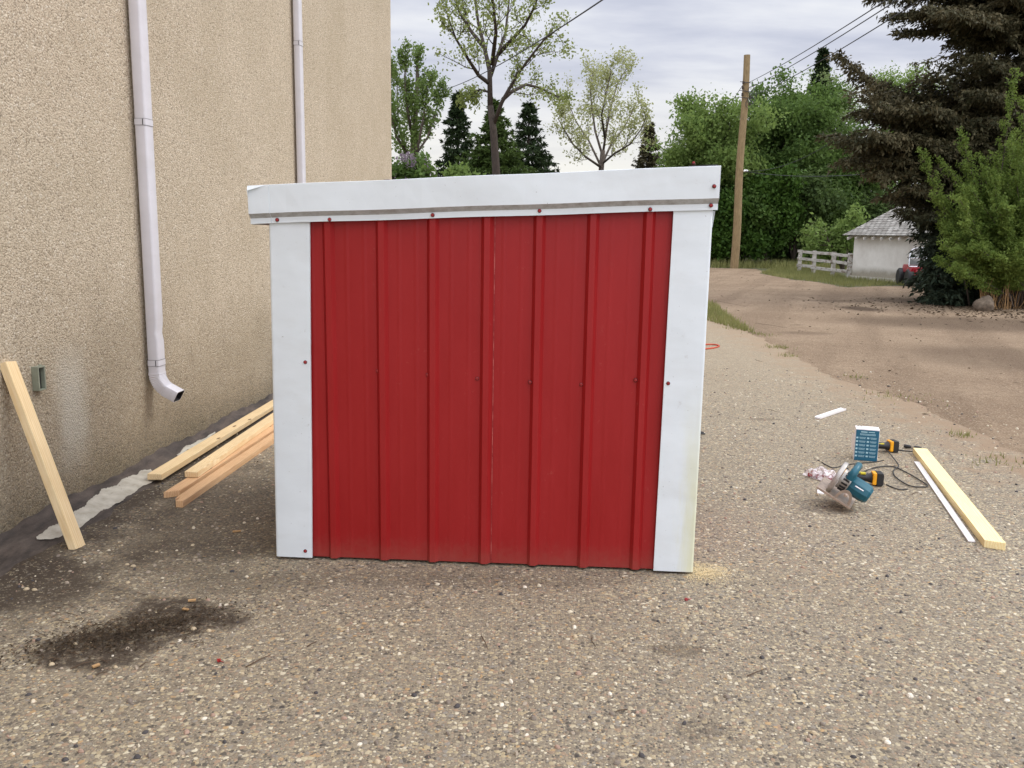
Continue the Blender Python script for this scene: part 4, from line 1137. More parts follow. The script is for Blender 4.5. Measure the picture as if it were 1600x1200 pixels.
# tall open ash with dark trunk
T = Tree(11); Y = 36; base = AT(778, 425, Y); base.z = 0
gd = pxtree([[(778, 424, 0), (777, 330, 0), (775, 265, 0), (771, 205, 0), (766, 165, 0)],
             [(766, 165, 0), (765, 110, .2), (757, 75, .6), (747, 35, 1.0), (741, -20, 1.2), (738, -80, 1.5)],
             [(771, 195, 0), (784, 160, -.4), (795, 140, -.6), (812, 112, -.6), (832, 85, -1), (850, 62, -1.3), (872, 45, -1.6)],
             [(786, 155, -.4), (800, 143, .2), (822, 132, 1.0), (843, 137, 1.8), (862, 147, 2.2), (876, 152, 2.5)],
             [(766, 120, .2), (778, 85, 1.0), (790, 50, 2.0), (795, 5, 2.5), (798, -50, 3)],
             [(764, 130, .3), (748, 118, -1.0), (730, 90, -2.0), (712, 60, -2.6), (700, 25, -3)],
             [(757, 75, .6), (737, 50, 1.3), (718, 20, 1.8), (705, -25, 2.0)],
             [(768, 145, 0), (750, 140, .5), (738, 146, .9), (730, 158, 1.2)],
             [(741, -10, 1.2), (752, -50, 1.2), (760, -110, 1.2)], [(778, 85, 1), (800, 62, .5), (820, 40, 0), (836, 10, -.4), (845, -25, -.8)],
             [(769, 100, .2), (775, 50, -1.5), (770, 0, -2.5), (768, -60, -3)]], Y)
T.limb(gd[0], .20, .125, 9)
for g in gd[1:]:
    L = sum((a - c).length for a, c in zip(g[:-1], g[1:])); r0 = .115 if g is gd[1] else .09 if L > 3 else .05
    T.limb(g, r0, .022, 6); T.kids(g, L, r0 * .5, 0, 2, 46, .10, .34, 8, .22, .18)
T.finish('ash_tree', base, 'tall open ash tree with dark forked trunk and sparse young leaves behind the shed', GT, T.leaves(4, .14, .058, .65, .7), L_pale, M['barkdark'])
# pale spreading tree
T = Tree(21); Y = 52; base = AT(938, 420, Y); base.z = 0
gd = pxtree([[(940, 400, 0), (939, 330, 0), (939, 270, 0), (942, 235, 0)], [(942, 240, 0), (948, 200, 0), (955, 165, .5), (965, 130, 1), (980, 105, 1.5)], [(940, 262, 0), (915, 245, -1), (895, 225, -1.5), (880, 200, -2), (872, 185, -2.2)],
             [(942, 245, 0), (930, 205, 1), (925, 170, 1.5), (922, 140, 2), (925, 118, 2)], [(942, 255, 0), (960, 240, -1), (985, 225, -2), (1003, 200, -2.4), (1010, 180, -2.6)], [(940, 258, 0), (955, 225, 2), (975, 200, 3), (990, 170, 3.5)],
             [(939, 260, 0), (920, 220, 2.5), (900, 190, 3.5), (890, 165, 4)], [(945, 215, 0), (940, 180, -1.5), (948, 140, -2), (955, 112, -2)]], Y)
T.limb(gd[0], .19, .14, 8)
for g in gd[1:]:
    L = sum((a - c).length for a, c in zip(g[:-1], g[1:])); T.limb(g, .075, .022, 6); T.kids(g, L, .04, 0, 2, 40, .14, .36, 9, .19, .15)
T.finish('leafing_tree', base, 'pale, barely leafed spreading tree just right of the dark spruces', GT, T.leaves(4, .18, .070, .65, .75), leafmat('very_pale_leaves', (.22, .25, .09), (.40, .40, .19), .4), M['bark'])
# upright poplar at the building's edge
T = Tree(31); Y = 46; base = AT(648, 420, Y); base.z = 0
gd = pxtree([[(645, 415, 0), (644, 330, 0), (643, 270, 0), (648, 200, 0), (652, 130, 0), (652, 90, 0)], [(644, 300, 0), (632, 240, 1), (622, 180, 1.5), (620, 120, 1.5)], [(643, 280, 0), (655, 220, -1), (664, 170, -1.4), (668, 130, -1.5)], [(644, 250, 0), (668, 215, 1), (682, 170, 1.5), (688, 148, 1.6)], [(644, 250, 0), (620, 215, -1), (608, 170, -1.5), (612, 110, -1.6)], [(646, 220, 0), (636, 170, -1), (632, 120, -1), (636, 92, -1)]], Y)
T.limb(gd[0], .26, .06, 8)
for g in gd[1:] + [gd[0][2:]]:
    L = sum((a - c).length for a, c in zip(g[:-1], g[1:])); T.limb(g, .08, .02, 6); T.kids(g, L, .04, 0, 2, 30, .25, .26, 9, .17, .10)
T.finish('poplar_tree', base, 'upright green poplar rising between the building corner and the spruces', GT, T.leaves(5, .13, .075, .65, .75), leafmat('poplar_leaves', (.075, .13, .028), (.19, .25, .075), .4), M['bark'])

# bushy broadleaf trees
def bushy(seed, px, top, Y, wpx, lm, label, name='leafy_tree', limbs=9, per=7, size=.082, spread=.24, low=.12, kids=7, bm_='barkdark', group=GT, cat='tree'):
    T = Tree(seed); base = AT(px, 415, Y); base.z = 0
    ht = AT(px, top, Y).z; hw = wpx / FPX * Y
    r = T.r; tp = [Vector((base.x + r.gauss(0, .1) * i, base.y, ht * .22 * i)) for i in range(4)]
    T.limb(tp, max(.10, ht * .018), .07, 7)
    for i in range(limbs):
        a = 2 * math.pi * (i + r.random() * .6) / limbs; t = r.random()
        z0 = ht * r.uniform(low * .7, .5); el = r.uniform(.25, 1.25) if i % 3 else 1.35
        d = Vector((math.cos(a) * math.cos(el), math.sin(a) * math.cos(el), math.sin(el)))
        p0 = Vector((base.x, base.y, z0)); reach = min(hw / max(.2, math.cos(el)), (ht - z0) / max(.25, math.sin(el))) * .72
        T.grow(p0, d, reach, .07, 0, 2, 46, .05, .48, kids, .17, .25)
    tw = [v for v in T.tw if v.z > ht * low * .5 and v.z < ht * 1.02]; T.tw = tw
    return T.finish(name, base, label, group, T.leaves(int(per * 1.9), spread, size, .65), lm, M[bm_], cat)
bushy(41, 1088, 135, 47, 72, L_fresh, 'bright green full tree left of the utility pole', limbs=16, per=8)
bushy(42, 1150, 165, 50, 55, L_mid, 'darker green tree directly behind the utility pole', limbs=13, per=8)
bushy(43, 1222, 118, 49, 82, L_mid, 'broad bushy green tree right of the utility pole', limbs=19, per=9)
bushy(44, 1300, 215, 48, 60, L_mid, 'lower green tree above the white plank fence', limbs=13, per=8)
bushy(45, 1395, 85, 66, 55, L_fresh, 'light green tree far behind, above the big spruce boughs', limbs=12, per=6)
bushy(46, 1292, 85, 62, 42, leafmat('grey_green_leaves', (.10, .15, .05), (.22, .27, .11), .4), 'thin grey-green tree behind the bushy tree beside the dark spruce top', limbs=12, per=4)
bushy(47, 1448, 95, 70, 35, L_pale, 'sparse pale tree glimpsed through the gap in the big spruce', limbs=10, per=3)
bushy(48, 1050, 230, 56, 38, L_mid, 'small dull green tree at the left end of the leafy thicket', limbs=10, per=6)
# dark undergrowth below them, one shrub at a time
us = 'shrubs under the trees'
ul = ['dark shrub left of the utility pole foot', 'dark shrub tucked behind the utility pole foot', 'dark broad shrub right of the utility pole', 'dark shrub midway between pole and plank fence', 'dark shrub behind the left end of the plank fence', 'dark shrub behind the middle of the plank fence', 'dark shrub between the plank fence and white outbuilding']
for i, (px, top, wp) in enumerate(((1120, 300, 40), (1160, 285, 42), (1195, 265, 48), (1238, 270, 46), (1275, 290, 40), (1310, 300, 40), (1350, 300, 45))):
    bushy(60 + i, px, top, 45.2 + (i % 2) * 1.2 + (2 if i > 3 else 0), wp, (L_deep, L_mid, L_deep, L_dull, L_mid, L_deep, L_dull)[i], ul[i], 'undergrowth_shrub', 13, 8, .09, .26, .02, 6, 'barkdark', us, 'shrub')
bushy(72, 1316, 322, 39.5, 30, L_fresh, 'bright green sapling shrub beside the white outbuilding wall', 'sapling_shrub', 10, 2, .08, .16, .05, 6, 'bark', None, 'shrub')
bushy(73, 702, 250, 40, 26, L_fresh, 'light green low shrub at the foot of the left spruce', 'low_shrub', 9, 6, .10, .2, .05, 6, 'bark', None, 'shrub')
# lilac with blossoms
li = bushy(74, 638, 238, 33, 38, L_mid, 'lilac bush with mauve blossom beside the building corner', 'lilac_bush', 11, 6, .08, .16, .05, 6, 'bark', None, 'shrub')
T = Tree(75); bl = AT(640, 415, 33); P_ = []
for i in range(42):
    a = rnd.uniform(0, 6.28); e = rnd.uniform(-.3, 1.3); c = Vector((bl.x + math.cos(a) * math.cos(e) * .95, 33 + math.sin(a) * math.cos(e) * .9, 2.9 + math.sin(e) * 1.25))
    for k in range(5): P_.append(c + ZU * (.05 * k) + Vector((rnd.gauss(0, .02), rnd.gauss(0, .02), 0)))
T.tw = P_; V = T.leaves(6, .035, .035, .8) - np.array(li.location); np_mesh('blossom', V, 4, L_lilac, li, tint=rng.random(len(V) // 4))

# conifers
def needle_quads(g, P_, D, L, W):
    """elongated rhombi along directions D"""
    n = len(P_); D = D / np.linalg.norm(D, axis=1)[:, None]; v = np.cross(D, g.normal(0, 1, (n, 3))); v /= np.linalg.norm(v, axis=1)[:, None] + 1e-9
    s_ = (.6 + .8 * g.random(n))[:, None]
    u = D * L * s_; v = v * W * s_
    return np.stack([P_, P_ + u * .4 - v, P_ + u, P_ + u * .4 + v], 1).reshape(-1, 3)
def bough(T, p0, p1, sag, width, nt_, PP, DD, r0=.04, hang=.5, tuft=4):
    """a drooping spruce bough: main axis, side twigs, hanging needles"""
    r = T.r; L = (p1 - p0).length; n = 8; ax = []
    for i in range(n + 1):
        t = i / n; q = p0.lerp(p1, t); q.z -= sag * math.sin(math.pi * t) * L; ax.append(q + Vector((r.gauss(0, .01), r.gauss(0, .01), r.gauss(0, .01))) * L)
    T.limb(ax, r0, .008, 5)
    for c in range(nt_):
        t = .12 + .88 * (c + r.random()) / nt_; f = t * n; i = min(int(f), n - 1); q = ax[i].lerp(ax[i + 1], f - i); d = (ax[i + 1] - ax[i]).normalized()
        sd = d.cross(ZU); sd = sd.normalized() if sd.length > .05 else Vector((1, 0, 0))
        for s_ in (-1, 1):
            wl = width * (1.1 - .75 * t) * r.uniform(.5, 1.2); dr_ = (d * .65 + sd * s_ * .75 + ZU * r.uniform(-.35 * hang - .1, .15)).normalized()
            m_ = max(3, int(wl / .10))
            for k in range(m_):
                pq = q + dr_ * (wl * (k + r.random()) / m_) - ZU * (hang * .25 * wl * (k / m_) ** 2)
                for u_ in range(tuft):
                    PP.append(tuple(pq + Vector((r.gauss(0, .04), r.gauss(0, .04), r.gauss(0, .04)))))
                    dd = dr_ * .7 + Vector((r.gauss(0, .5), r.gauss(0, .5), r.gauss(-hang * .6, .45))); DD.append(tuple(dd))
        for u_ in range(tuft):
            PP.append(tuple(q)); DD.append(tuple(d + Vector((r.gauss(0, .4), r.gauss(0, .4), r.gauss(0, .4)))))
def conifer(seed, px, top, Y, wpx, lm, label, group=GT, gap=.42, nb=8, nl=.24, nw=.05, droop=.10, tuft=5, name='spruce_tree', low=.3, taper=1.05):
    T = Tree(seed); base = AT(px, 418, Y); base.z = 0; r = T.r; ht = AT(px, top, Y).z; W_ = wpx / FPX * Y
    T.limb([base, base + ZU * ht * .5, base + ZU * ht * .98], .02 * ht + .05, .02, 7); PP = []; DD = []
    z = low
    while z < ht * .985:
        L = W_ * (max(0.02, 1 - z / ht)) ** taper * 1.05
        k = max(4, int(nb * (.5 + .5 * L / W_)))
        a0 = r.random() * 6.28
        for i in range(k):
            a = a0 + 6.28 * (i + r.uniform(-.3, .3)) / k; l_ = L * r.uniform(.62, 1.18) + .06; rise = r.uniform(-.28, .05) + .35 * (z / ht)
            p0 = base + ZU * (z + r.uniform(-.1, .1)); p1 = p0 + Vector((math.cos(a) * l_, math.sin(a) * l_, rise * l_))
            bough(T, p0, p1, droop * .5, .42 * l_ + .1, max(3, int(l_ / .26)), PP, DD, .012 + .008 * l_, .5, tuft)
        z += gap * r.uniform(.8, 1.2) * (.55 + .45 * (1 - z / ht))
    for k in range(12): PP.append(tuple(base + ZU * (ht * (.95 + .05 * k / 12)))); DD.append((r.gauss(0, .5), r.gauss(0, .5), .6))
    V = needle_quads(T.g, np.array(PP), np.array(DD), nl, nw)
    return T.finish(name, base, label, group, V, lm, M['barkdark'], 'spruce')
conifer(81, 714, 143, 52, 72, L_spr, 'narrow dark spruce left of the ash trunk', nl=.22, nw=.035, gap=.40)
conifer(82, 770, 156, 44, 118, L_cedar, 'olive green conifer directly behind the ash trunk', nl=.20, nw=.04, gap=.36, nb=9)
conifer(83, 822, 156, 50, 108, L_spr, 'dark layered spruce right of the ash trunk', nl=.22, nw=.035, gap=.46)
conifer(84, 1006, 190, 60, 62, L_spr2, 'small brownish spruce between the pale tree and the leafy thicket', nl=.22, nw=.035)
conifer(85, 1262, 76, 60, 80, L_spr, 'tall spruce whose dark tip pokes above the bushy thicket', nl=.26, nw=.045, gap=.5)

# the big old spruce at the right edge
T = Tree(91); r = T.r; base = Vector((13.1, 23.3, 0)); PP = []; DD = []; Q1 = []; D1 = []
HT = 17.0
T.limb([base, base + Vector((.05, .1, 5)), base + Vector((0, .1, 11)), base + ZU * HT], .42, .05, 10)
def bough_to(x, y, Y, zt, sag=.05, width=1.3, nt_=None, r0=.07, hang=.8, tuft=8):
    p1 = AT(x, y, Y); p0 = base + Vector((0, 0, zt)); L = (p1 - p0).length
    bough(T, p0, p1, sag, width, nt_ or int(L / .12), PP, DD, r0, hang, tuft)
# silhouette boughs on the left: tip pixel, distance, height on the trunk
for (x, y, Y, zt, sg_, wd) in ((1312, 84, 21.8, 4.2, .10, .9), (1330, 110, 21.6, 4.0, .09, 1.0), (1298, 208, 21.2, 3.6, .02, 1.2), (1345, 150, 20.9, 4.0, .03, 1.3), (1318, 250, 21.0, 3.0, .0, 1.1), (1350, 200, 20.4, 3.9, .02, 1.3), (1340, 228, 22.6, 3.6, .02, 1.2),
                               (1370, 272, 20.6, 2.9, -.02, 1.1), (1385, 310, 21.2, 2.4, -.02, 1.0), (1410, 335, 21, 2.0, -.03, 1.0), (1448, 352, 21.2, 1.5, -.03, .9), (1456, 395, 21.4, 1.1, -.03, .9), (1432, 436, 21.6, .9, -.03, .9), (1455, 415, 21.0, 1.0, -.03, .9), (1446, 445, 20.9, .8, -.03, .9), (1462, 402, 20.8, 1.3, -.03, .9), (1460, 430, 20.4, 1.1, -.03, 1.), (1470, 455, 20.2, .8, -.03, 1.), (1450, 385, 21, 1.5, -.03, .8), (1454, 410, 20.7, 1.2, -.03, .8), (1450, 428, 20.7, 1.0, -.03, .8), (1360, 240, 21.5, 3.2, 0, 1.2), (1380, 215, 20.5, 3.6, 0, 1.3), (1340, 180, 21.3, 4.0, .02, 1.1), (1400, 250, 20.7, 3.2, 0, 1.3), (1420, 290, 20.7, 2.6, 0, 1.2), (1375, 170, 21, 4.2, .03, 1.2), (1330, 215, 20.6, 3.7, .0, 1.2), (1462, 372, 20.6, 1.6, -.03, 1.), (1510, 470, 20.5, .6, -.03, 1.), (1480, 400, 20.6, 1.4, -.03, 1.), (1500, 435, 20.4, 1.0, -.03, 1.), (1442, 464, 21.2, .7, -.04, .8), (1455, 470, 20.6, .7, -.04, .8), (1490, 474, 20.4, .6, -.04, .8),
                               (1378, 130, 22.5, 4.3, .06, 1.1), (1430, 125, 22, 4.6, .05, 1.1), (1455, 118, 21.2, 4.7, .05, 1.1), (1405, 160, 20.6, 4.4, .05, 1.2), (1440, 170, 20.6, 4.5, .04, 1.2), (1480, 105, 21.4, 5.2, .03, .9),
                               (1492, 60, 22.0, 6.6, .03, .9), (1500, 85, 21.5, 5.9, .03, .8), (1362, -8, 21.4, 8.2, .03, 1.0), (1390, 20, 21.2, 7.6, .02, .8), (1405, 45, 21.6, 7.0, .03, .55), (1448, 10, 21.0, 7.4, .03, .9), (1470, 20, 20.4, 7.3, .03, .9), (1380, -40, 21.0, 9.0, .03, 1.2)):
    bough_to(x, y, Y, zt, sg_, wd)
for i in range(105):                                  # boughs reaching towards and past the camera side
    x = r.uniform(1425, 1660); y = r.uniform(-60, 465); Y = r.uniform(20.5, 22.8)
    if 30 < y < 150 and x < 1510: continue
    if y < 250 and x < 1400: continue
    z_ = AT(x, y, Y).z
    bough_to(x, y, Y, max(.5, z_ + r.uniform(-.2, .7)), r.uniform(0, .05), r.uniform(.9, 1.4))
for i in range(80):                                   # the far and right sides, and the top out of frame
    a = r.uniform(-1.9, 2.2); z = r.uniform(.6, HT - .6); L = 4.6 * (1 - z / HT) ** .7 * r.uniform(.7, 1.1)
    if z > 9: a = r.uniform(-3.14, 3.14)
    p0 = base + ZU * z; p1 = p0 + Vector((math.cos(a) * L, math.sin(a) * L, -.15 * L))
    bough(T, p0, p1, .04, .9, int(L / .22) + 2, PP, DD, .05, .7, 3)
V = needle_quads(T.g, np.array(PP), np.array(DD), .115, .021)
T.finish('spruce_tree', base, 'huge old brownish spruce with drooping cone-laden boughs at the right edge', None, V, L_spr2, M['barkdark'], 'spruce')

# feathery green shrub in front of it
T = Tree(95); r = T.r; base = G(1580, 480); base.z = 0; tw = []
tips = [(1440, 240), (1500, 206), (1472, 256), (1535, 250), (1588, 108), (1583, 205), (1458, 300), (1475, 352), (1478, 318), (1495, 300), (1520, 300), (1560, 290), (1600, 160), (1620, 140), (1605, 230), (1545, 320), (1490, 375), (1510, 350), (1540, 380), (1575, 340), (1590, 290), (1615, 320), (1600, 380), (1560, 400), (1525, 400), (1506, 262), (1551, 272), (1640, 220), (1650, 300), (1572, 250)]
for i in range(125):
    if i < len(tips): x, y = tips[i]
    else: x = r.uniform(1472, 1680); y = r.uniform(max(215, 330 - (x - 1472) * 1.1), 420)
    p1 = AT(x, y, base.y + r.uniform(-1.5, .3)); p0 = base + Vector((r.gauss(0, .3), r.gauss(0, .3), .05))
    pts = []; n = 9
    for k in range(n + 1):
        t = k / n; q = p0.lerp(p1, t); q.x = p0.x + (p1.x - p0.x) * t ** 1.25; q.y = p0.y + (p1.y - p0.y) * t ** 1.25; q.z = p0.z + (p1.z - p0.z) * t; pts.append(q)
    T.limb(pts, .022, .005, 4)
    for k in range(3, n):
        for j in range(5):
            t = r.random(); q = pts[k].lerp(pts[k + 1], t); d = (pts[k + 1] - pts[k]).normalized(); dn = d * .92 + rand_perp(d, r) * .42
            l_ = .46 * (1.12 - (k + t) / n) + .15
            for m_ in range(4): tw.append(q + dn * l_ * (m_ + 1) / 4)
    tw.append(p1)
T.tw = tw
T.finish('feathery_shrub', base, 'tall feathery yellow-green shrub in front of the big spruce at right', None, T.leaves(11, .034, .030, .45), leafmat('feathery_leaves', (.072, .130, .026), (.205, .262, .060), .4), M['bark'], 'shrub')
# dry stalks and rock at its foot
b = MB()
for i in range(260):
    x = rnd.uniform(1530, 1605); p0 = G(x, rnd.uniform(470, 484)); L = rnd.uniform(.25, .95); p1 = p0 + Vector((rnd.gauss(0, .16) * L, rnd.gauss(0, .12), L)); b.tube([p0, (p0 + p1) / 2 + Vector((rnd.gauss(0, .02), 0, 0)), p1], [.006, .005, .002], 3)
tag(b.build('dry_stalks', M['straw']), kind='stuff')
bm = bmesh.new(); bmesh.ops.create_icosphere(bm, subdivisions=3, radius=.5)
for v in bm.verts: 
    nn = v.co.normalized(); v.co *= 1 + .12 * math.sin(nn.x * 5 + 1) + .10 * math.sin(nn.y * 6 + nn.z * 4); v.co.x *= .42; v.co.y *= .38; v.co.z *= .40
me = bpy.data.meshes.new('boulder'); bm.to_mesh(me); bm.free(); me.materials.append(M['rock']); me.polygons.foreach_set('use_smooth', [True] * len(me.polygons))
o = bpy.data.objects.new('boulder', me); COL.objects.link(o); g1 = G(1546, 488); o.location = (g1.x + .15, g1.y + .5, .11); tag(o, 'grey boulder half buried at the foot of the feathery shrub', 'rock')

# ------------------------------------------------------------------ utility pole and wires
PY = 42.2; pb0 = AT(1147, 417, PY); pb0.z = -.05; pt0 = AT(1167.5, 86, PY)
pol = thing('utility_pole', 'tall bare wooden utility pole in front of the green thicket', 'pole', loc=pb0)
b = MB(); nn_ = 12; b.tube([pb0.lerp(pt0, i / nn_) + Vector((.03 * math.sin(i * .8), 0, 0)) for i in range(nn_ + 1)], [.20 - .055 * i / nn_ for i in range(nn_ + 1)], 14); loc_build(b, 'shaft', M['pole'], pol, smooth=True, autosm=50)
def polept(y, dx=0): 
    t = (417 - y) / (417 - 86); return pb0.lerp(pt0, t) + Vector((dx, -.2, 0))
for y, dx in ((128, -.15), (136, -.16), (146, -.16), (150, .2), (160, .2)):
    b = MB(); p = polept(y, dx); b.lathe([(0, -.07), (.04, -.07), (.055, -.03), (.04, 0), (.055, .03), (.03, .07), (0, .07)], p, None, 8)
    loc_build(b, 'insulator', M['barkdark'], pol)
b = MB(); p = polept(262, .22); b.lathe([(0, -.10), (.05, -.10), (.06, 0), (.05, .10), (0, .10)], p, Matrix.Rotation(R(90), 3, 'Y'), 8); loc_build(b, 'insulator', M['porcelain'], pol)
b = MB()
for k in range(5):
    c = polept(140 + k * 5, .25 + .1 * math.sin(k)); b.tube([c + Vector((.16 * math.cos(a), 0, .2 * math.sin(a))) for a in [i * .7 for i in range(9)]], .012, 4)
for y in (127, 140, 150): b.tube([polept(y, -.3), polept(y + 2, .3)], .018, 4)
loc_build(b, 'hardware', M['wire'], pol)
def wire(p0, p1, sag, rad, label):
    b = MB(); n = 24; b.tube([p0.lerp(p1, i / n) - ZU * sag * 4 * (i / n) * (1 - i / n) for i in range(n + 1)], rad, 5)
    return tag(b.build('overhead_wire', M['wire'], smooth=True), label, 'wire', 'overhead wires')
wire(polept(128, .1), AT(1480, -62, 15), .10, .013, 'uppermost of the wires rising right from the pole')
wire(polept(137, .1), AT(1490, -58, 15.3), .12, .013, 'middle wire of the trio rising right from the pole')
wire(polept(150, .2), AT(1500, -40, 15.6), .15, .013, 'lowest wire of the trio rising right from the pole')
wire(polept(128, -.1), AT(1080, 240, 60), .2, .014, 'wire dropping left from the pole into the bright green tree')
wire(polept(262, .2), AT(1310, 215, 33), .35, .012, 'thin wire slanting up right from the pole\'s white insulator')
wire(polept(263, .2), AT(1440, 262, 30), .25, .012, 'thin level wire running right from the pole\'s white insulator')
wire(AT(690, 141, 48), AT(985, -30, 16), .25, .016, 'dark service wire crossing in front of the tall ash crown')

# ------------------------------------------------------------------ outbuilding, fence, red vehicle
def whitewash():
    mt, n, bs = mat('stained_whitewash'); p = pos(n); a = n.noise(n.vmul(p, (1.5, 1.5, 1.1)), 1.0, 6, .7); f = n.noise(p, 16, 5, .7); o = n.xyz(p)
    col = n.mix(n.ramp(a, [(.35, 0.), (.7, 1.)]), sr(228, 224, 215), sr(204, 198, 187))
    h = n.math('ADD', o[2], n.math('MULTIPLY', n.math('SUBTRACT', a, .5), .5))
    col = n.mix(n.math('MULTIPLY', n.math('SUBTRACT', 1.0, n.step(h, .22, .55)), .85), col, n.mix(f, sr(98, 92, 74), sr(160, 150, 128)))
    n.put(bs.inputs['Base Color'], col); bs.inputs['Roughness'].default_value = .9
    n.put(bs.inputs['Normal'], n.n('Bump', Strength=.5, Distance=.02, Height=f)); return mt
def shingles():
    mt, n, bs = mat('weathered_shingles'); c = n.n('TexCoord', 3)
    br = n.t.nodes.new('ShaderNodeTexBrick'); n.put(br.inputs['Vector'], c); br.inputs['Scale'].default_value = 1.0; br.inputs['Brick Width'].default_value = .24; br.inputs['Row Height'].default_value = .16; br.inputs['Mortar Size'].default_value = .014
    br.inputs['Color1'].default_value = (*sr(128, 122, 114), 1); br.inputs['Color2'].default_value = (*sr(178, 174, 166), 1); br.inputs['Mortar'].default_value = (*sr(52, 48, 44), 1)
    nz = n.noise(c, 7, 5, .7); col = n.mix(n.ramp(nz, [(.4, 0.), (.7, .6)]), br.outputs[0], sr(86, 84, 74))
    n.put(bs.inputs['Base Color'], col); bs.inputs['Roughness'].default_value = .9
    n.put(bs.inputs['Normal'], n.n('Bump', Strength=.8, Distance=.03, Height=br.outputs[1])); return mt
M['wash'] = whitewash(); M['shingle'] = shingles()
gc = G(1330, 436); gd_ = Vector((.36, -.933, 0)).normalized(); gb = Vector((.933, .36, 0)).normalized()
gar = thing('outbuilding', 'low whitewashed outbuilding with weathered shingle roof half hidden by the spruce', 'outbuilding', M=frame(gc, gd_, z=(0, 0, 1)))
# local: x along the visible wall (towards camera), y = into the building
GL, GW, GH, RI = 6.2, 5.6, 1.66, 1.22
b = MB(); b.add([(0, 0, 0), (GL, 0, 0), (GL, GW, 0), (0, GW, 0), (0, 0, GH), (GL, 0, GH), (GL, GW, GH), (0, GW, GH), (0, GW / 2, GH + RI - .1), (GL, GW / 2, GH + RI - .1)],
      [(0, 1, 5, 4), (1, 2, 6, 9, 5), (2, 3, 7, 6), (3, 0, 4, 8, 7)]); b.build('wall', M['wash'], gar)
b = MB(); b.box((GL / 2, -.05, .06), (GL + .1, .10, .14)); b.build('foundation', M['cement'], gar)
sl = math.atan2(RI, GW / 2); Ls = math.hypot(RI, GW / 2) + .36
for sd_ in (0, 1):
    b = MB(); nrow = 16
    for k in range(nrow):
        b.box((GL / 2, (k + .5) * Ls / nrow, .0), (GL + .5, Ls / nrow + .03, .022), Matrix.Rotation(R(-3), 3, 'X'))
    o = b.build('roof', M['shingle'], gar)
    e0 = Vector((0, -.34 if not sd_ else GW + .34, GH - .34 * math.tan(sl) + .10))
    if not sd_: o.matrix_local = Matrix.Translation(e0) @ Matrix.Rotation(sl, 4, 'X')
    else: o.matrix_local = Matrix.Translation(e0 + Vector((GL, 0, 0))) @ Matrix.Rotation(math.pi, 4, 'Z') @ Matrix.Rotation(sl, 4, 'X')
k = 0; x = .05
rt0 = None
while x < GL:
    if rt0 is None:
        b = MB(); b.box((0, 0, 0), (.045, .42, .09), Matrix.Rotation(sl, 3, 'X')); rt0 = b.build('rafter_tail', M['wash'], gar); rt = rt0
    else:
        rt = rt0.copy(); COL.objects.link(rt); rt.parent = gar
    rt.location = (x, -.18, GH - .10); x += .41
def peel():
    mt, n, bs = mat('peeling_white_paint'); p = pos(n); a = n.noise(n.vmul(p, (6, 2, 10)), 1.0, 6, .7)
    n.put(bs.inputs['Base Color'], n.mix(n.ramp(a, [(.50, 0.), (.60, 1.)]), sr(186, 181, 172), sr(124, 110, 94))); bs.inputs['Roughness'].default_value = .85; return mt
M['peel'] = peel()
fpts = [AT(1249, 418, 39.5), AT(1271, 421, 37.4), AT(1301, 428, 34.8), AT(1326, 432, 33.0)]
for p in fpts: p.z = 0
fen = thing('plank_fence', 'weathered white plank fence with peeling paint beside the outbuilding', 'fence', loc=fpts[0])
for p in fpts:
    b = MB(); b.box(p + ZU * .47, (.14, .14, .97)); loc_build(b, 'post', M['peel'], fen, bevel=.01)
for z, hh in ((.87, .11), (.58, .11), (.27, .12)):
    b = MB()
    for a_, c_ in zip(fpts[:-1], fpts[1:]):
        d = (c_ - a_); L = d.length; off = Vector((-d.y, d.x, 0)).normalized() * -.10
        if off.x > 0: off = -off
        b.box((a_ + c_) / 2 + off + ZU * (z + rnd.uniform(-.02, .02)), (L + .1, .035, hh), (frame((0, 0, 0), d, z=(0, 0, 1)).to_3x3() @ Matrix.Rotation(rnd.uniform(-.02, .02), 3, 'Y')))
    loc_build(b, 'rail', M['peel'], fen, bevel=.006)
# red vehicle with windscreen, mostly behind the spruce skirt
vp = AT(1440, 440, 28.6); vp.z = 0
veh = thing('small_vehicle', 'small red vehicle with arched chrome-edged windscreen by the white outbuilding', 'vehicle', M=frame(vp, (1, -.15, 0), z=(0, 0, 1)))
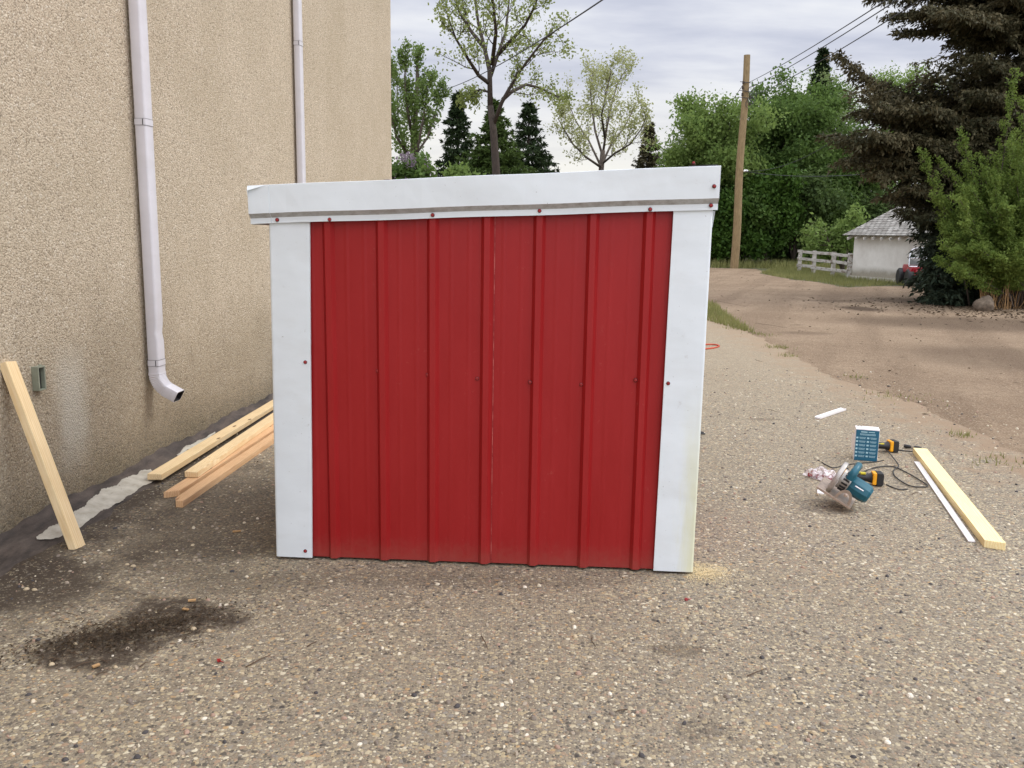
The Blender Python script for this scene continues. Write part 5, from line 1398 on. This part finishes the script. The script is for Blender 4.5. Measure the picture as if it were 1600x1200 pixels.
# local: x = across, -y = towards camera
b = MB()
for (c, d, tp) in (((0, .0, .50), (.98, .5, .24), .86), ((0, .55, .55), (.8, .9, .26), .9), ((0, -.28, .44), (.7, .2, .22), .8)): b.box(c, d, taper=tp)
b.build('body', M['vred'], veh, bevel=.05, seg=3, smooth=True, autosm=40)
for sx in (-1, 1):
    for yy in (-.05, .95):
        b = MB(); b.lathe([(.10, -.09), (.24, -.10), (.28, -.07), (.28, .07), (.24, .10), (.10, .09)], (sx * .40, yy, .27), Matrix.Rotation(R(90), 3, 'Y'), 20); wh = b.build('wheel', M['black'], veh, smooth=True, autosm=40)
        b = MB(); b.lathe([(0, -.08), (.12, -.08), (.12, .08), (0, .08)], (sx * .40, yy, .27), Matrix.Rotation(R(90), 3, 'Y'), 14); b.build('rim', M['chrome'], wh)
arch = [(-.46, .62), (-.455, .85), (-.43, 1.05), (-.36, 1.17), (-.22, 1.215), (0, 1.225), (.22, 1.215), (.36, 1.17), (.43, 1.05), (.455, .85), (.46, .62)]
b = MB(); b.tube(smoothpts([(u, -.10 + (v - .62) * .15, v) for u, v in arch], 4), .022, 7); b.tube([(-.45, -.06, .90), (.45, -.06, .90)], .014, 6); b.tube([(-.46, -.10, .63), (.46, -.10, .63)], .02, 6); wf = b.build('windscreen_frame', M['chrome'], veh, smooth=True)
mt, n, bs = mat('windscreen_glass'); bs.inputs['Base Color'].default_value = (.25, .27, .26, 1); bs.inputs['Roughness'].default_value = .06; bs.inputs['Alpha'].default_value = .6; M['glass'] = mt
b = MB(); vs = [(u, -.10 + (v - .62) * .15, v) for u, v in arch]; b.add(vs, [tuple(range(len(vs)))]); b.build('windscreen_pane', M['glass'], wf)
for sx in (-1, 1):
    b = MB(); b.tube([(sx * .12, -.05, .72), (sx * .44, .02, .88), (sx * .50, .0, .93)], .014, 6); b.build('handlebar', M['black'], veh)
b = MB(); b.tube([(.40, 0, .95), (.50, -.02, .97)], .010, 5); b.lathe([(0, -.02), (.04, -.02), (.055, 0), (.04, .02), (0, .02)], (.58, -.03, .98), Matrix.Rotation(R(80), 3, 'X'), 12); b.build('mirror', M['chrome'], veh, smooth=True, autosm=40)
b = MB(); b.box((0, .55, .74), (.40, .75, .12), taper=.9); b.build('saddle', M['black'], veh, bevel=.03)
